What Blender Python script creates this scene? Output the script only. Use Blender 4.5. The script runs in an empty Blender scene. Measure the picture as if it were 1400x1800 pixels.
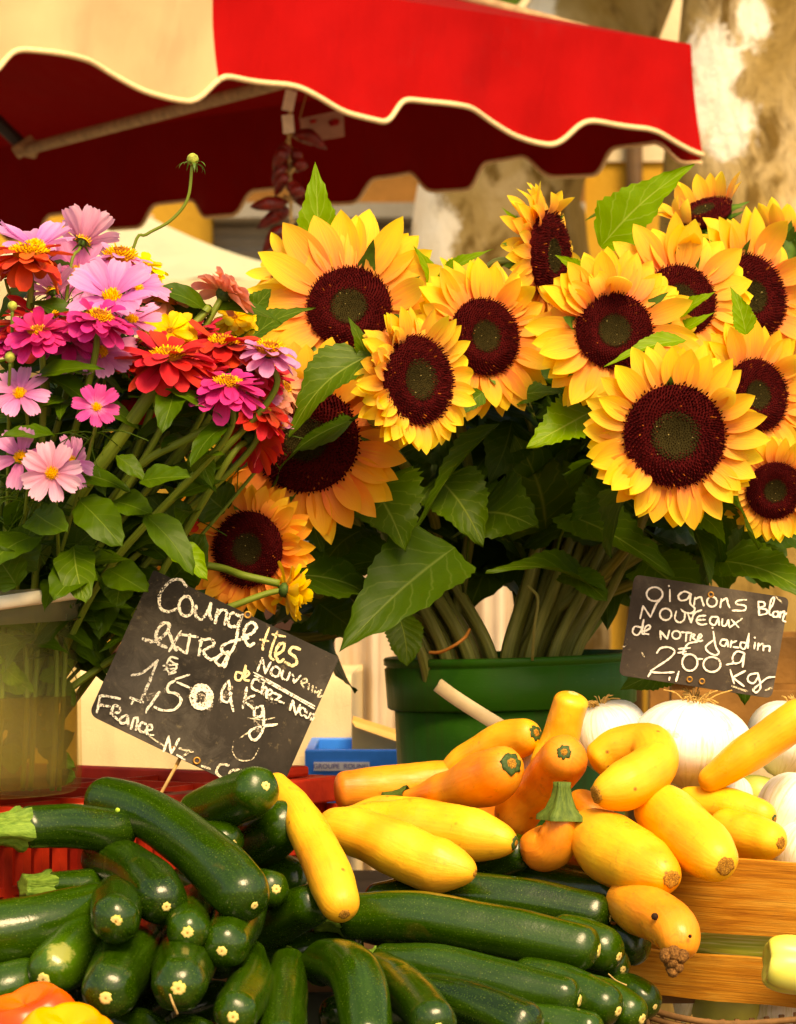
import bpy, math, random
from mathutils import Vector, Matrix, noise as mnoise
R = math.radians
sc = bpy.context.scene
COL = sc.collection

# ------------------------------------------------------------------ camera
F, EYE = 5200.0, 1.45                       # focal length in photo pixels, eye height in metres
PITCH = math.atan(100 / F)
cam = bpy.data.cameras.new('camera')
cam.sensor_fit = 'VERTICAL'; cam.sensor_height = 36; cam.sensor_width = 28
cam.lens = 36 * F / 1800
cam.clip_end = 400
cam.dof.use_dof = True; cam.dof.focus_distance = 2.55
cam.dof.aperture_fstop = cam.lens / 1000 / 0.0065
camo = bpy.data.objects.new('camera', cam); COL.objects.link(camo)
camo.location = (0, 0, EYE); camo.rotation_euler = (R(90) + PITCH, 0, 0)
sc.camera = camo

# ------------------------------------------------------------------ sky, sun, exposure
SUN_EL, SUN_AZ = R(50), R(160)              # azimuth measured clockwise from +y
w = bpy.data.worlds.new('World'); sc.world = w; w.use_nodes = True
wn = w.node_tree
sky = wn.nodes.new('ShaderNodeTexSky'); sky.sky_type = 'NISHITA'; sky.sun_disc = False
sky.sun_elevation = SUN_EL; sky.sun_rotation = SUN_AZ
sky.air_density = 1.0; sky.dust_density = 3.0; sky.ozone_density = 1.0
wn.links.new(sky.outputs[0], wn.nodes['Background'].inputs[0])
wn.nodes['Background'].inputs[1].default_value = 0.13
sl = bpy.data.lights.new('sun', 'SUN'); sl.energy = 2.8; sl.angle = R(26); sl.color = (1, .86, .64)
so = bpy.data.objects.new('sun', sl); COL.objects.link(so)
sd = Vector((math.sin(SUN_AZ) * math.cos(SUN_EL), math.cos(SUN_AZ) * math.cos(SUN_EL), math.sin(SUN_EL)))
so.rotation_euler = sd.to_track_quat('Z', 'Y').to_euler()
vs = sc.view_settings
vs.view_transform = 'Standard'; vs.look = 'None'; vs.gamma = 1; vs.use_curve_mapping = False
vs.exposure = 0.86
vs.use_white_balance = True; vs.white_balance_temperature = 9700; vs.white_balance_tint = 14
sc.cycles.max_bounces = 10; sc.cycles.transparent_max_bounces = 16

# ------------------------------------------------------------------ helpers
cp, sp = math.cos(PITCH), math.sin(PITCH)
def P(px, py, d):
    """point seen at photo pixel (px, py) at d metres from the lens"""
    u = (px - 700) / F; v = (900 - py) / F
    return Vector((d * u, d * (cp - sp * v), EYE + d * (sp + cp * v)))
def mp(px, d): return px * d / F
def pj(p):
    y, z = p.y, p.z - EYE; dd = y * cp + z * sp
    return 700 + F * p.x / dd, 900 - F * (z * cp - y * sp) / dd
def ray(px, py): return (P(px, py, 1) - Vector((0, 0, EYE))).normalized()
def on_plane(px, py, o, n):
    e = Vector((0, 0, EYE)); r = ray(px, py)
    return e + r * ((o - e).dot(n) / r.dot(n))

class MB:
    def __init__(s): s.v = []; s.f = []; s.uv = []
    def add(s, co, uv=(0, 0)): s.v.append(Vector(co)); s.uv.append(uv); return len(s.v) - 1
    def grid(s, rows, uvs=None, flip=False):
        b = len(s.v); n = len(rows[0])
        for i, r in enumerate(rows):
            for j, p in enumerate(r):
                s.add(p, uvs[i][j] if uvs else (j / max(1, n - 1), i / max(1, len(rows) - 1)))
        for i in range(len(rows) - 1):
            for j in range(n - 1):
                q = (b + i * n + j, b + i * n + j + 1, b + (i + 1) * n + j + 1, b + (i + 1) * n + j)
                s.f.append(q[::-1] if flip else q)
    def box(s, c, sx, sy, sz, rot=None):
        c = Vector(c); b = len(s.v)
        for dx in (-.5, .5):
            for dy in (-.5, .5):
                for dz in (-.5, .5):
                    o = Vector((dx * sx, dy * sy, dz * sz))
                    if rot: o = rot @ o
                    s.add(c + o, (dx + .5 if sx > sy else dy + .5, dz + .5))
        for q in ((0, 1, 3, 2), (4, 6, 7, 5), (0, 4, 5, 1), (2, 3, 7, 6), (0, 2, 6, 4), (1, 5, 7, 3)):
            s.f.append(tuple(b + i for i in q))
    def build(s, name, mat, parent=None, label=None, smooth=True, bevel=0):
        me = bpy.data.meshes.new(name)
        off = wloc(parent) if parent else Vector((0, 0, 0))
        loc = Vector((0, 0, 0))
        if parent is None:                       # a single-mesh thing: origin at its base centre
            xs = [v.x for v in s.v]; ys = [v.y for v in s.v]; zs = [v.z for v in s.v]
            loc = Vector(((min(xs) + max(xs)) / 2, (min(ys) + max(ys)) / 2, min(zs)))
            off = loc
        me.from_pydata([tuple(v - off) for v in s.v], [], s.f)
        uvl = me.uv_layers.new(name='UVMap')
        for l in me.loops: uvl.data[l.index].uv = s.uv[l.vertex_index]
        if smooth: me.polygons.foreach_set('use_smooth', [True] * len(me.polygons))
        me.materials.append(mat)
        o = bpy.data.objects.new(name, me); COL.objects.link(o)
        o.location = loc
        if parent: o.parent = parent
        if label: o['label'] = label
        if bevel:
            m = o.modifiers.new('bevel', 'BEVEL'); m.width = bevel; m.segments = 2; m.limit_method = 'ANGLE'
        return o

def wloc(o):
    l = Vector(o.location)
    while o.parent: o = o.parent; l += Vector(o.location)
    return l
def thing(name, label, cat, loc, group=None, kind=None):
    o = bpy.data.objects.new(name, None); COL.objects.link(o)
    o.location = loc; o.empty_display_size = .05
    tag(o, label, cat, group, kind); return o
def tag(o, label, cat, group=None, kind=None):
    o['label'] = label; o['category'] = cat
    if group: o['group'] = group
    if kind: o['kind'] = kind
    return o

def lerp(a, b, t): return a + (b - a) * t
def prof(tab, t):
    for (x0, y0), (x1, y1) in zip(tab, tab[1:]):
        if t <= x1: return lerp(y0, y1, max(0, (t - x0) / (x1 - x0)))
    return tab[-1][1]
def smooth_prof(tab, t):
    for (x0, y0), (x1, y1) in zip(tab, tab[1:]):
        if t <= x1:
            u = max(0, (t - x0) / (x1 - x0)); u = u * u * (3 - 2 * u); return lerp(y0, y1, u)
    return tab[-1][1]
def catmull(pts, n=40):
    pts = [Vector(p) for p in pts]
    if len(pts) == 2: return [pts[0].lerp(pts[1], i / n) for i in range(n + 1)]
    a = [pts[0] * 2 - pts[1]] + pts + [pts[-1] * 2 - pts[-2]]
    out = []; k = len(pts) - 1; m = max(2, n // k)
    for i in range(k):
        p0, p1, p2, p3 = a[i:i + 4]
        for j in range(m):
            t = j / m
            out.append(.5 * ((2 * p1) + (p2 - p0) * t + (2 * p0 - 5 * p1 + 4 * p2 - p3) * t * t + (3 * p1 - p0 - 3 * p2 + p3) * t ** 3))
    out.append(pts[-1]); return out
def arclen(c):
    l = [0]
    for a, b in zip(c, c[1:]): l.append(l[-1] + (b - a).length)
    return l
def sample(c, l, s):
    if s <= 0: return c[0].copy()
    for i in range(len(c) - 1):
        if l[i + 1] >= s:
            return c[i].lerp(c[i + 1], (s - l[i]) / max(1e-9, l[i + 1] - l[i]))
    return c[-1].copy()
def frames(pts):
    T = [(pts[min(i + 1, len(pts) - 1)] - pts[max(i - 1, 0)]).normalized() for i in range(len(pts))]
    n = T[0].orthogonal().normalized()
    if abs(T[0].z) < .9: n = (Vector((0, 0, 1)) - T[0] * T[0].z).normalized()
    out = []
    for t in T:
        n = (n - t * n.dot(t)).normalized(); out.append((t, n, t.cross(n)))
    return out
def tube(mb, pts, rad, seg=8, n=None, cap=True):
    """round bar through pts; rad is a number or a list over the length"""
    c = catmull(pts, n or 12 * (len(pts) - 1)) if len(pts) > 2 else [Vector(p) for p in pts]
    fr = frames(c); rows = []; uvs = []
    rl = rad if isinstance(rad, (list, tuple)) else [rad, rad]
    tab = [(i / (len(rl) - 1), r) for i, r in enumerate(rl)]
    for i, (p, (t, a, b)) in enumerate(zip(c, fr)):
        s = i / (len(c) - 1); r = prof(tab, s)
        rows.append([p + (a * math.cos(x) + b * math.sin(x)) * r for x in [2 * math.pi * j / seg for j in range(seg + 1)]])
        uvs.append([(j / seg, s) for j in range(seg + 1)])
    if cap:
        rows = [[c[0]] * (seg + 1)] + rows + [[c[-1]] * (seg + 1)]; uvs = [uvs[0]] + uvs + [uvs[-1]]
    mb.grid(rows, uvs, flip=True)
    return c
def lathe(mb, origin, axis, tab, seg=32, flip=False, xa=None):
    """tab: list of (height along axis, radius)"""
    z = Vector(axis).normalized(); x = xa or z.orthogonal().normalized(); y = z.cross(x)
    rows = []; uvs = []
    for k, (h, r) in enumerate(tab):
        rows.append([Vector(origin) + z * h + (x * math.cos(a) + y * math.sin(a)) * r for a in [2 * math.pi * j / seg for j in range(seg + 1)]])
        uvs.append([(j / seg, k / (len(tab) - 1)) for j in range(seg + 1)])
    mb.grid(rows, uvs, flip=flip)

# ------------------------------------------------------------------ materials
def newmat(name):
    m = bpy.data.materials.new(name); m.use_nodes = True
    nt = m.node_tree; nt.nodes.clear()
    out = nt.nodes.new('ShaderNodeOutputMaterial')
    return m, nt, out
def N(nt, t, ins=None, **attrs):
    n = nt.nodes.new('ShaderNode' + t)
    for k, v in attrs.items(): setattr(n, k, v)
    for k, v in (ins or {}).items():
        s = n.inputs[k]
        if hasattr(v, 'is_linked') or isinstance(v, bpy.types.NodeSocket): nt.links.new(v, s)
        else: s.default_value = v
    return n
def c4(c): return (c[0], c[1], c[2], 1)
def ramp(nt, fac, stops):
    n = nt.nodes.new('ShaderNodeValToRGB'); nt.links.new(fac, n.inputs[0])
    e = n.color_ramp.elements
    while len(e) > 1: e.remove(e[-1])
    for i, (p, c) in enumerate(stops):
        x = e[0] if i == 0 else e.new(p)
        x.position = p; x.color = c4(c) if hasattr(c, '__len__') else (c, c, c, 1)
    return n.outputs[0]
def math_(nt, op, a, b=0.0, c=None):
    ins = {0: a, 1: b}
    if c is not None: ins[2] = c
    return N(nt, 'Math', ins, operation=op).outputs[0]
def mixc(nt, fac, a, b, blend='MIX'):
    n = N(nt, 'Mix', data_type='RGBA', blend_type=blend)
    for s, v in ((n.inputs[0], fac), (n.inputs[6], a), (n.inputs[7], b)):
        if isinstance(v, bpy.types.NodeSocket): nt.links.new(v, s)
        else: s.default_value = v if isinstance(v, (int, float)) else c4(v)
    return n.outputs[2]
def noise(nt, scale, vec=None, detail=4, rough=.55, dist=0.0):
    n = N(nt, 'TexNoise', {'Scale': scale, 'Detail': detail, 'Roughness': rough, 'Distortion': dist})
    if vec is not None: nt.links.new(vec, n.inputs['Vector'])
    return n.outputs[0]
def objco(nt, jitter=True):
    tc = N(nt, 'TexCoord').outputs['Object']
    if not jitter: return tc
    r = N(nt, 'ObjectInfo').outputs['Random']
    off = N(nt, 'CombineXYZ', {0: math_(nt, 'MULTIPLY', r, 7.3), 1: math_(nt, 'MULTIPLY', r, 3.1), 2: math_(nt, 'MULTIPLY', r, 5.7)}).outputs[0]
    return N(nt, 'VectorMath', {0: tc, 1: off}, operation='ADD').outputs[0]
def uvco(nt, sx=1, sy=1):
    uv = N(nt, 'TexCoord').outputs['UV']
    return N(nt, 'Mapping', {'Vector': uv, 'Scale': (sx, sy, 1)}).outputs[0]
def bump(nt, h, strength=.3, dist=.002):
    return N(nt, 'Bump', {'Height': h, 'Strength': strength, 'Distance': dist}).outputs[0]
def pbsdf(nt, out, col, rough=.5, spec=.4, nrm=None, trans=None, tcol=None, coat=0, sheen=0):
    b = N(nt, 'BsdfPrincipled', {'Roughness': rough, 'Specular IOR Level': spec, 'Coat Weight': coat, 'Coat Roughness': .15})
    if sheen: b.inputs['Sheen Weight'].default_value = sheen
    if isinstance(col, bpy.types.NodeSocket): nt.links.new(col, b.inputs['Base Color'])
    else: b.inputs['Base Color'].default_value = c4(col)
    if nrm is not None: nt.links.new(nrm, b.inputs['Normal'])
    res = b.outputs[0]
    if trans:
        t = N(nt, 'BsdfTranslucent')
        tc = tcol if tcol is not None else col
        if isinstance(tc, bpy.types.NodeSocket): nt.links.new(tc, t.inputs[0])
        else: t.inputs[0].default_value = c4(tc)
        res = N(nt, 'MixShader', {0: trans, 1: res, 2: t.outputs[0]}).outputs[0]
    nt.links.new(res, out.inputs[0]); return b

def m_plain(name, col, rough=.5, spec=.4, nscale=60, namt=.25, bmp=.15, bscale=None, bd=.001, trans=None, coat=0, col2=None):
    m, nt, out = newmat(name); co = objco(nt)
    n = noise(nt, nscale, co)
    dark = col2 or tuple(c * (1 - namt) for c in col); lite = tuple(min(1, c * (1 + namt)) for c in col)
    c = ramp(nt, n, [(.3, dark), (.7, lite)])
    nb = bump(nt, noise(nt, bscale or nscale * 4, co), bmp, bd) if bmp else None
    pbsdf(nt, out, c, rough, spec, nb, trans, coat=coat); return m

def m_petal(name, base, mid, tip, streak=.35, trans=.35, sx=14, hue=.04, val=.25):
    m, nt, out = newmat(name)
    uv = N(nt, 'TexCoord').outputs['UV']
    v = N(nt, 'SeparateXYZ', {0: uv}).outputs[1]
    geo = N(nt, 'NewGeometry'); rnd = geo.outputs['Random Per Island']
    vec = N(nt, 'VectorMath', {0: N(nt, 'Mapping', {'Vector': uv, 'Scale': (sx, 1.3, 1)}).outputs[0], 1: N(nt, 'CombineXYZ', {2: math_(nt, 'MULTIPLY', rnd, 40)}).outputs[0]}, operation='ADD').outputs[0]
    st = noise(nt, 1.0, vec, 3, .6)
    f = math_(nt, 'ADD', v, math_(nt, 'MULTIPLY', math_(nt, 'SUBTRACT', st, .5), streak * 1.4))
    c = ramp(nt, f, [(.0, base), (.45, mid), (.95, tip)])
    orn = N(nt, 'ObjectInfo').outputs['Random']
    edge = ramp(nt, math_(nt, 'ADD', v, math_(nt, 'MULTIPLY', math_(nt, 'SUBTRACT', noise(nt, 1, N(nt, 'VectorMath', {0: N(nt, 'Mapping', {'Vector': uv, 'Scale': (3, 3, 1)}).outputs[0], 1: N(nt, 'CombineXYZ', {2: math_(nt, 'MULTIPLY', rnd, 90)}).outputs[0]}, operation='ADD').outputs[0], 4, .7), .5), .9)), [(1.0 - .02, 0), (1.0, 0)]) if False else None
    hs = N(nt, 'HueSaturation', {'Color': c, 'Hue': math_(nt, 'ADD', math_(nt, 'ADD', .494 - hue / 2, math_(nt, 'MULTIPLY', rnd, hue)), math_(nt, 'MULTIPLY', orn, .012)),
                                 'Value': math_(nt, 'ADD', 1 - val * .65, math_(nt, 'MULTIPLY', math_(nt, 'FRACT', math_(nt, 'MULTIPLY', rnd, 7.7)), val))}).outputs[0]
    nb = bump(nt, st, .5, .0012)
    pbsdf(nt, out, hs, .55, .25, nb, trans, sheen=.1); return m

def m_leaf(name, dark, lite, vein, rough=.45, nv=9.0, trans=.3, sharp=1.0):
    m, nt, out = newmat(name)
    uv = N(nt, 'SeparateXYZ', {0: N(nt, 'TexCoord').outputs['UV']})
    u, v = uv.outputs[0], uv.outputs[1]
    a = math_(nt, 'ABSOLUTE', math_(nt, 'SUBTRACT', u, .5))
    geo = N(nt, 'NewGeometry'); rnd = geo.outputs['Random Per Island']
    co = objco(nt)
    wob = math_(nt, 'MULTIPLY', math_(nt, 'SUBTRACT', noise(nt, 30, co), .5), .12)
    x = math_(nt, 'FRACT', math_(nt, 'MULTIPLY', math_(nt, 'ADD', math_(nt, 'SUBTRACT', v, math_(nt, 'MULTIPLY', a, .75)), wob), nv))
    side = math_(nt, 'SUBTRACT', 1, math_(nt, 'SMOOTH_MIN', 1, math_(nt, 'MULTIPLY', math_(nt, 'ABSOLUTE', math_(nt, 'SUBTRACT', x, .5)), 13), .1))
    midr = math_(nt, 'SUBTRACT', 1, math_(nt, 'SMOOTH_MIN', 1, math_(nt, 'MULTIPLY', a, 42), .2))
    vn = math_(nt, 'MAXIMUM', math_(nt, 'MAXIMUM', math_(nt, 'MULTIPLY', side, .45 * sharp), midr), 0)
    n = noise(nt, 45, co); n2 = noise(nt, 400, co)
    c = mixc(nt, math_(nt, 'MULTIPLY', math_(nt, 'ADD', n, rnd), .55), dark, lite)
    c = mixc(nt, vn, c, vein)
    c = mixc(nt, math_(nt, 'MULTIPLY', ramp(nt, noise(nt, 60, co, 5, .75), [(.66, 0), (.74, 1)]), .55), c, (.16, .11, .03))
    c = mixc(nt, math_(nt, 'MULTIPLY', ramp(nt, noise(nt, 18, co, 3), [(.50, 0), (.75, 1)]), .22), c, (lite[0] * 1.5, lite[1] * 1.15, lite[2]))
    puff = math_(nt, 'ADD', math_(nt, 'MULTIPLY', math_(nt, 'ABSOLUTE', math_(nt, 'SUBTRACT', x, .5)), -1.4), math_(nt, 'MULTIPLY', n2, .3))
    nb = bump(nt, math_(nt, 'ADD', puff, math_(nt, 'MULTIPLY', midr, -.8)), .28, .0016)
    tc = mixc(nt, .5, c, (lite[0] * 1.6, lite[1] * 1.7, lite[2]))
    pbsdf(nt, out, c, rough, .16, nb, trans, tc); return m

MAT = {}
# flower petals
MAT['sun'] = m_petal('sunflower_petal', (.88, .27, .075), (.94, .50, .065), (.96, .69, .050), .45, .42, sx=22, val=.14)
MAT['sun_orange'] = m_petal('sunflower_petal_orange', (.88, .22, .050), (.93, .38, .050), (.95, .50, .045), .42, .42, sx=22, val=.12)
MAT['pink'] = m_petal('petal_pink', (.60, .12, .40), (.76, .23, .56), (.82, .36, .66), .5, .4, hue=.03)
MAT['lilac'] = m_petal('petal_lilac', (.54, .10, .42), (.74, .22, .60), (.82, .36, .70), .5, .4, hue=.03)
MAT['pale_pink'] = m_petal('petal_pale_pink', (.70, .22, .36), (.82, .36, .56), (.88, .50, .68), .5, .45, hue=.03)
MAT['hot_pink'] = m_petal('petal_hot_pink', (.78, .26, .55), (.68, .05, .30), (.72, .07, .34), .5, .35, hue=.02)
MAT['magenta'] = m_petal('petal_magenta', (.48, .006, .09), (.62, .010, .17), (.68, .03, .26), .4, .3, hue=.02)
MAT['red'] = m_petal('petal_red', (.36, .004, .006), (.54, .006, .010), (.62, .016, .014), .4, .3, hue=.02)
MAT['orange_red'] = m_petal('petal_orange_red', (.60, .10, .01), (.66, .06, .012), (.70, .05, .015), .5, .3, hue=.03)
MAT['apricot'] = m_petal('petal_apricot', (.72, .44, .12), (.86, .38, .22), (.90, .36, .26), .6, .45, hue=.03)
MAT['yellow'] = m_petal('petal_yellow', (.80, .44, .01), (.88, .60, .012), (.92, .70, .03), .3, .35)
# leaves
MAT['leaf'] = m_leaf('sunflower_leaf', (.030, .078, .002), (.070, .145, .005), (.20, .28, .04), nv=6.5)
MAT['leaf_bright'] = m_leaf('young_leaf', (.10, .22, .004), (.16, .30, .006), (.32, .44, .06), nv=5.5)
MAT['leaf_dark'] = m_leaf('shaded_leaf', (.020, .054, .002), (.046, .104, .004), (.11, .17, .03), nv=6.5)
MAT['zleaf'] = m_leaf('zinnia_leaf', (.024, .066, .002), (.060, .130, .004), (.12, .20, .02), nv=4, sharp=.45)
def m_stem(name, a, b):
    m, nt, out = newmat(name); n = noise(nt, 1, uvco(nt, 16, 5), 4)
    c = ramp(nt, n, [(.3, a), (.7, b)])
    pbsdf(nt, out, c, .5, .3, bump(nt, n, .4, .001), .1); return m
MAT['stem'] = m_stem('green_stem', (.10, .16, .014), (.20, .27, .03))
MAT['stem_thick'] = m_stem('thick_stem', (.11, .13, .018), (.28, .29, .07))
MAT['bract'] = m_plain('green_bract', (.075, .17, .02), .5, .3, 80, .4, .2, trans=.2)
MAT['calyx'] = m_plain('dark_calyx', (.035, .075, .012), .6, .2, 150, .6, .5, 400)
def m_disk(name, a, b, c, sc_=420):
    m, nt, out = newmat(name); co = objco(nt)
    rnd = N(nt, 'NewGeometry').outputs['Random Per Island']
    k = ramp(nt, rnd, [(.0, a), (.72, b), (.975, b), (.992, c)])
    pbsdf(nt, out, k, .85, .06, bump(nt, noise(nt, sc_, co), .5, .002)); return m
MAT['disk'] = m_disk('maroon_florets', (.022, .0014, .0018), (.070, .0035, .0040), (.30, .07, .012))
MAT['disk_in'] = m_disk('green_black_florets', (.014, .011, .003), (.036, .027, .007), (.36, .28, .10))
MAT['floret'] = m_disk('golden_florets', (.55, .22, .012), (.85, .48, .03), (.9, .65, .12))
MAT['floret_dark'] = m_disk('rust_florets', (.16, .03, .01), (.40, .14, .015), (.7, .4, .05))
# ------------------------------------------------------------------ petals, leaves, flowers
PSUN = [(0, .50), (.12, .70), (.25, .90), (.38, .99), (.50, 1), (.62, .93), (.74, .78), (.85, .54), (.94, .26), (1, .02)]
PZIN = [(0, .34), (.35, .78), (.7, 1), (.9, .86), (1, .40)]
PCOS = [(0, .26), (.35, .70), (.7, 1), (.92, .96), (1, .72)]
PBRA = [(0, .8), (.3, 1), (.7, .5), (1, .02)]
def basis(n, roll=0.0):
    z = Vector(n).normalized(); x = Vector((1, 0, 0)) if abs(z.x) < .9 else Vector((0, 1, 0))
    x = (x - z * x.dot(z)).normalized(); y = z.cross(x)
    return x * math.cos(roll) + y * math.sin(roll), y * math.cos(roll) - x * math.sin(roll), z
def petal(mb, o, ex, ey, ez, L, W, tab, el, bend, cup, twist=0, notch=0, pleat=0, ns=8, nt_=5, wav=0, rng=random):
    """one petal: ex outward, ey across, ez up"""
    rows = []; uvs = []; r = 0; z = 0; pr = rng.random() * 6
    for i in range(ns + 1):
        s = i / ns; ang = el + bend * s
        if i: r += math.cos(ang) * L / ns; z += math.sin(ang) * L / ns
        wd = W * .5 * (prof if len(tab) > 7 else smooth_prof)(tab, s); row = []; ur = []
        tw = twist * s
        for j in range(nt_):
            t = -1 + 2 * j / (nt_ - 1)
            y = t * wd; h = cup * wd * (t * t - .4) + pleat * wd * math.cos(t * 7.0) + wav * W * math.sin(5 * s + pr) * t * s
            y2 = y * math.cos(tw) - h * math.sin(tw); h2 = y * math.sin(tw) + h * math.cos(tw)
            dr = notch * L * (abs(math.sin(t * 4.7)) - .5) * max(0, s - .75) * 4 if notch else 0
            row.append(o + ex * (r + dr - math.sin(ang) * h2) + ey * y2 + ez * (z + math.cos(ang) * h2)); ur.append((j / (nt_ - 1), s))
        rows.append(row); uvs.append(ur)
    mb.grid(rows, uvs)
def ring(mb, o, B, n, r0, L, W, tab, el, bend, cup, rng, jl=.12, je=.12, ja=.35, ph=0, skip=(), zo=0, nt_=5, wild=0, **kw):
    x, y, z = B
    for i in range(n):
        a = 2 * math.pi * (i + ph + rng.uniform(-ja, ja) * .5) / n
        if any(lo <= (math.degrees(a) % 360) <= hi for lo, hi in skip): continue
        ex = x * math.cos(a) + y * math.sin(a); ey = y * math.cos(a) - x * math.sin(a)
        if wild and rng.random() < wild * .35: continue
        cb = rng.choice((-1.6, 1.3, -1.1)) if rng.random() < wild else 0
        petal(mb, o + ex * r0 + z * (zo + rng.uniform(-.0008, .0008)), ex, ey, z, L * (1 + rng.uniform(-jl, jl)), W * (1 + rng.uniform(-.15, .12)), tab,
              el + rng.gauss(0, je), bend + cb + rng.gauss(0, je * 1.6), cup * rng.uniform(.5, 1.3), twist=rng.gauss(0, .22), nt_=nt_, rng=rng, **kw)
def leaf(mb, b, t, wd, nrm=(0, -1, .3), fold=.25, arc=.1, wave=.05, kind='heart', serr=.05, rng=random, curl=0.0):
    b = Vector(b); t = Vector(t); ax = t - b; L = ax.length; e = ax / L
    n = Vector(nrm); n = (n - e * n.dot(e)); n = n.normalized() if n.length > 1e-4 else e.orthogonal().normalized(); sd_ = e.cross(n)
    tab = {'heart': [(0, .06), (.05, .32), (.14, .90), (.30, 1), (.52, .86), (.75, .52), (.91, .20), (1, .0)],
           'taper': [(0, .14), (.10, .66), (.26, 1), (.5, .80), (.75, .42), (.92, .13), (1, .0)],
           'lance': [(0, .10), (.12, .50), (.35, 1), (.6, .86), (.85, .40), (1, .0)],
           'oval': [(0, .12), (.15, .70), (.42, 1), (.7, .84), (.9, .45), (1, .0)]}[kind]
    ns, nt_ = 26, 9; rows = []; uvs = []; ph = rng.random() * 6; ph2 = rng.random() * 6
    bend_side = rng.uniform(-.06, .06)
    for i in range(ns + 1):
        s = i / ns; hw = wd * .5 * smooth_prof(tab, s) * (1 + serr * (1 if i % 2 else -1)); row = []; ur = []
        for j in range(nt_):
            q = -1 + 2 * j / (nt_ - 1)
            p = b + ax * (s - .06 * abs(q) * math.sin(math.pi * s)) + sd_ * (q * hw * (1 - .18 * fold * q * q) + L * bend_side * math.sin(math.pi * s))
            h = fold * hw * abs(q) ** 1.3 + arc * L * math.sin(math.pi * s) + wave * wd * math.sin(9 * s + ph + (1.5 if q > 0 else 0)) * q * q
            h += .012 * wd * math.sin(30 * s + ph2) * abs(q) - curl * L * s * s
            row.append(p + n * h); ur.append((j / (nt_ - 1), s))
        rows.append(row); uvs.append(ur)
    mb.grid(rows, uvs)
def floret_disk(mb, o, B, r, n, zf, h, size, rin=0, rng=random, splay=.5):
    """phyllotaxis of small pointed florets"""
    x, y, z = B; ga = math.pi * (3 - math.sqrt(5))
    for i in range(n):
        q = math.sqrt((i + .5) / n)
        if q < rin: continue
        a = i * ga; rr = r * q * (1 + rng.uniform(-.015, .015))
        ex = x * math.cos(a) + y * math.sin(a); ey = y * math.cos(a) - x * math.sin(a)
        c = o + ex * rr + z * zf(q); k = size * rng.uniform(.8, 1.2); hh = h(q) * rng.uniform(.7, 1.25)
        tipd = (z + ex * (splay * q) + ey * rng.uniform(-.2, .2)).normalized()
        b = len(mb.v)
        for d in (ex, ey, -ex, -ey): mb.add(c + d * k)
        for d in (ex, ey, -ex, -ey): mb.add(c + d * k * .55 + tipd * hh)
        for m_ in range(4): mb.f.append((b + m_, b + (m_ + 1) % 4, b + 4 + (m_ + 1) % 4, b + 4 + m_))
        mb.f.append((b + 4, b + 5, b + 6, b + 7))

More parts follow.
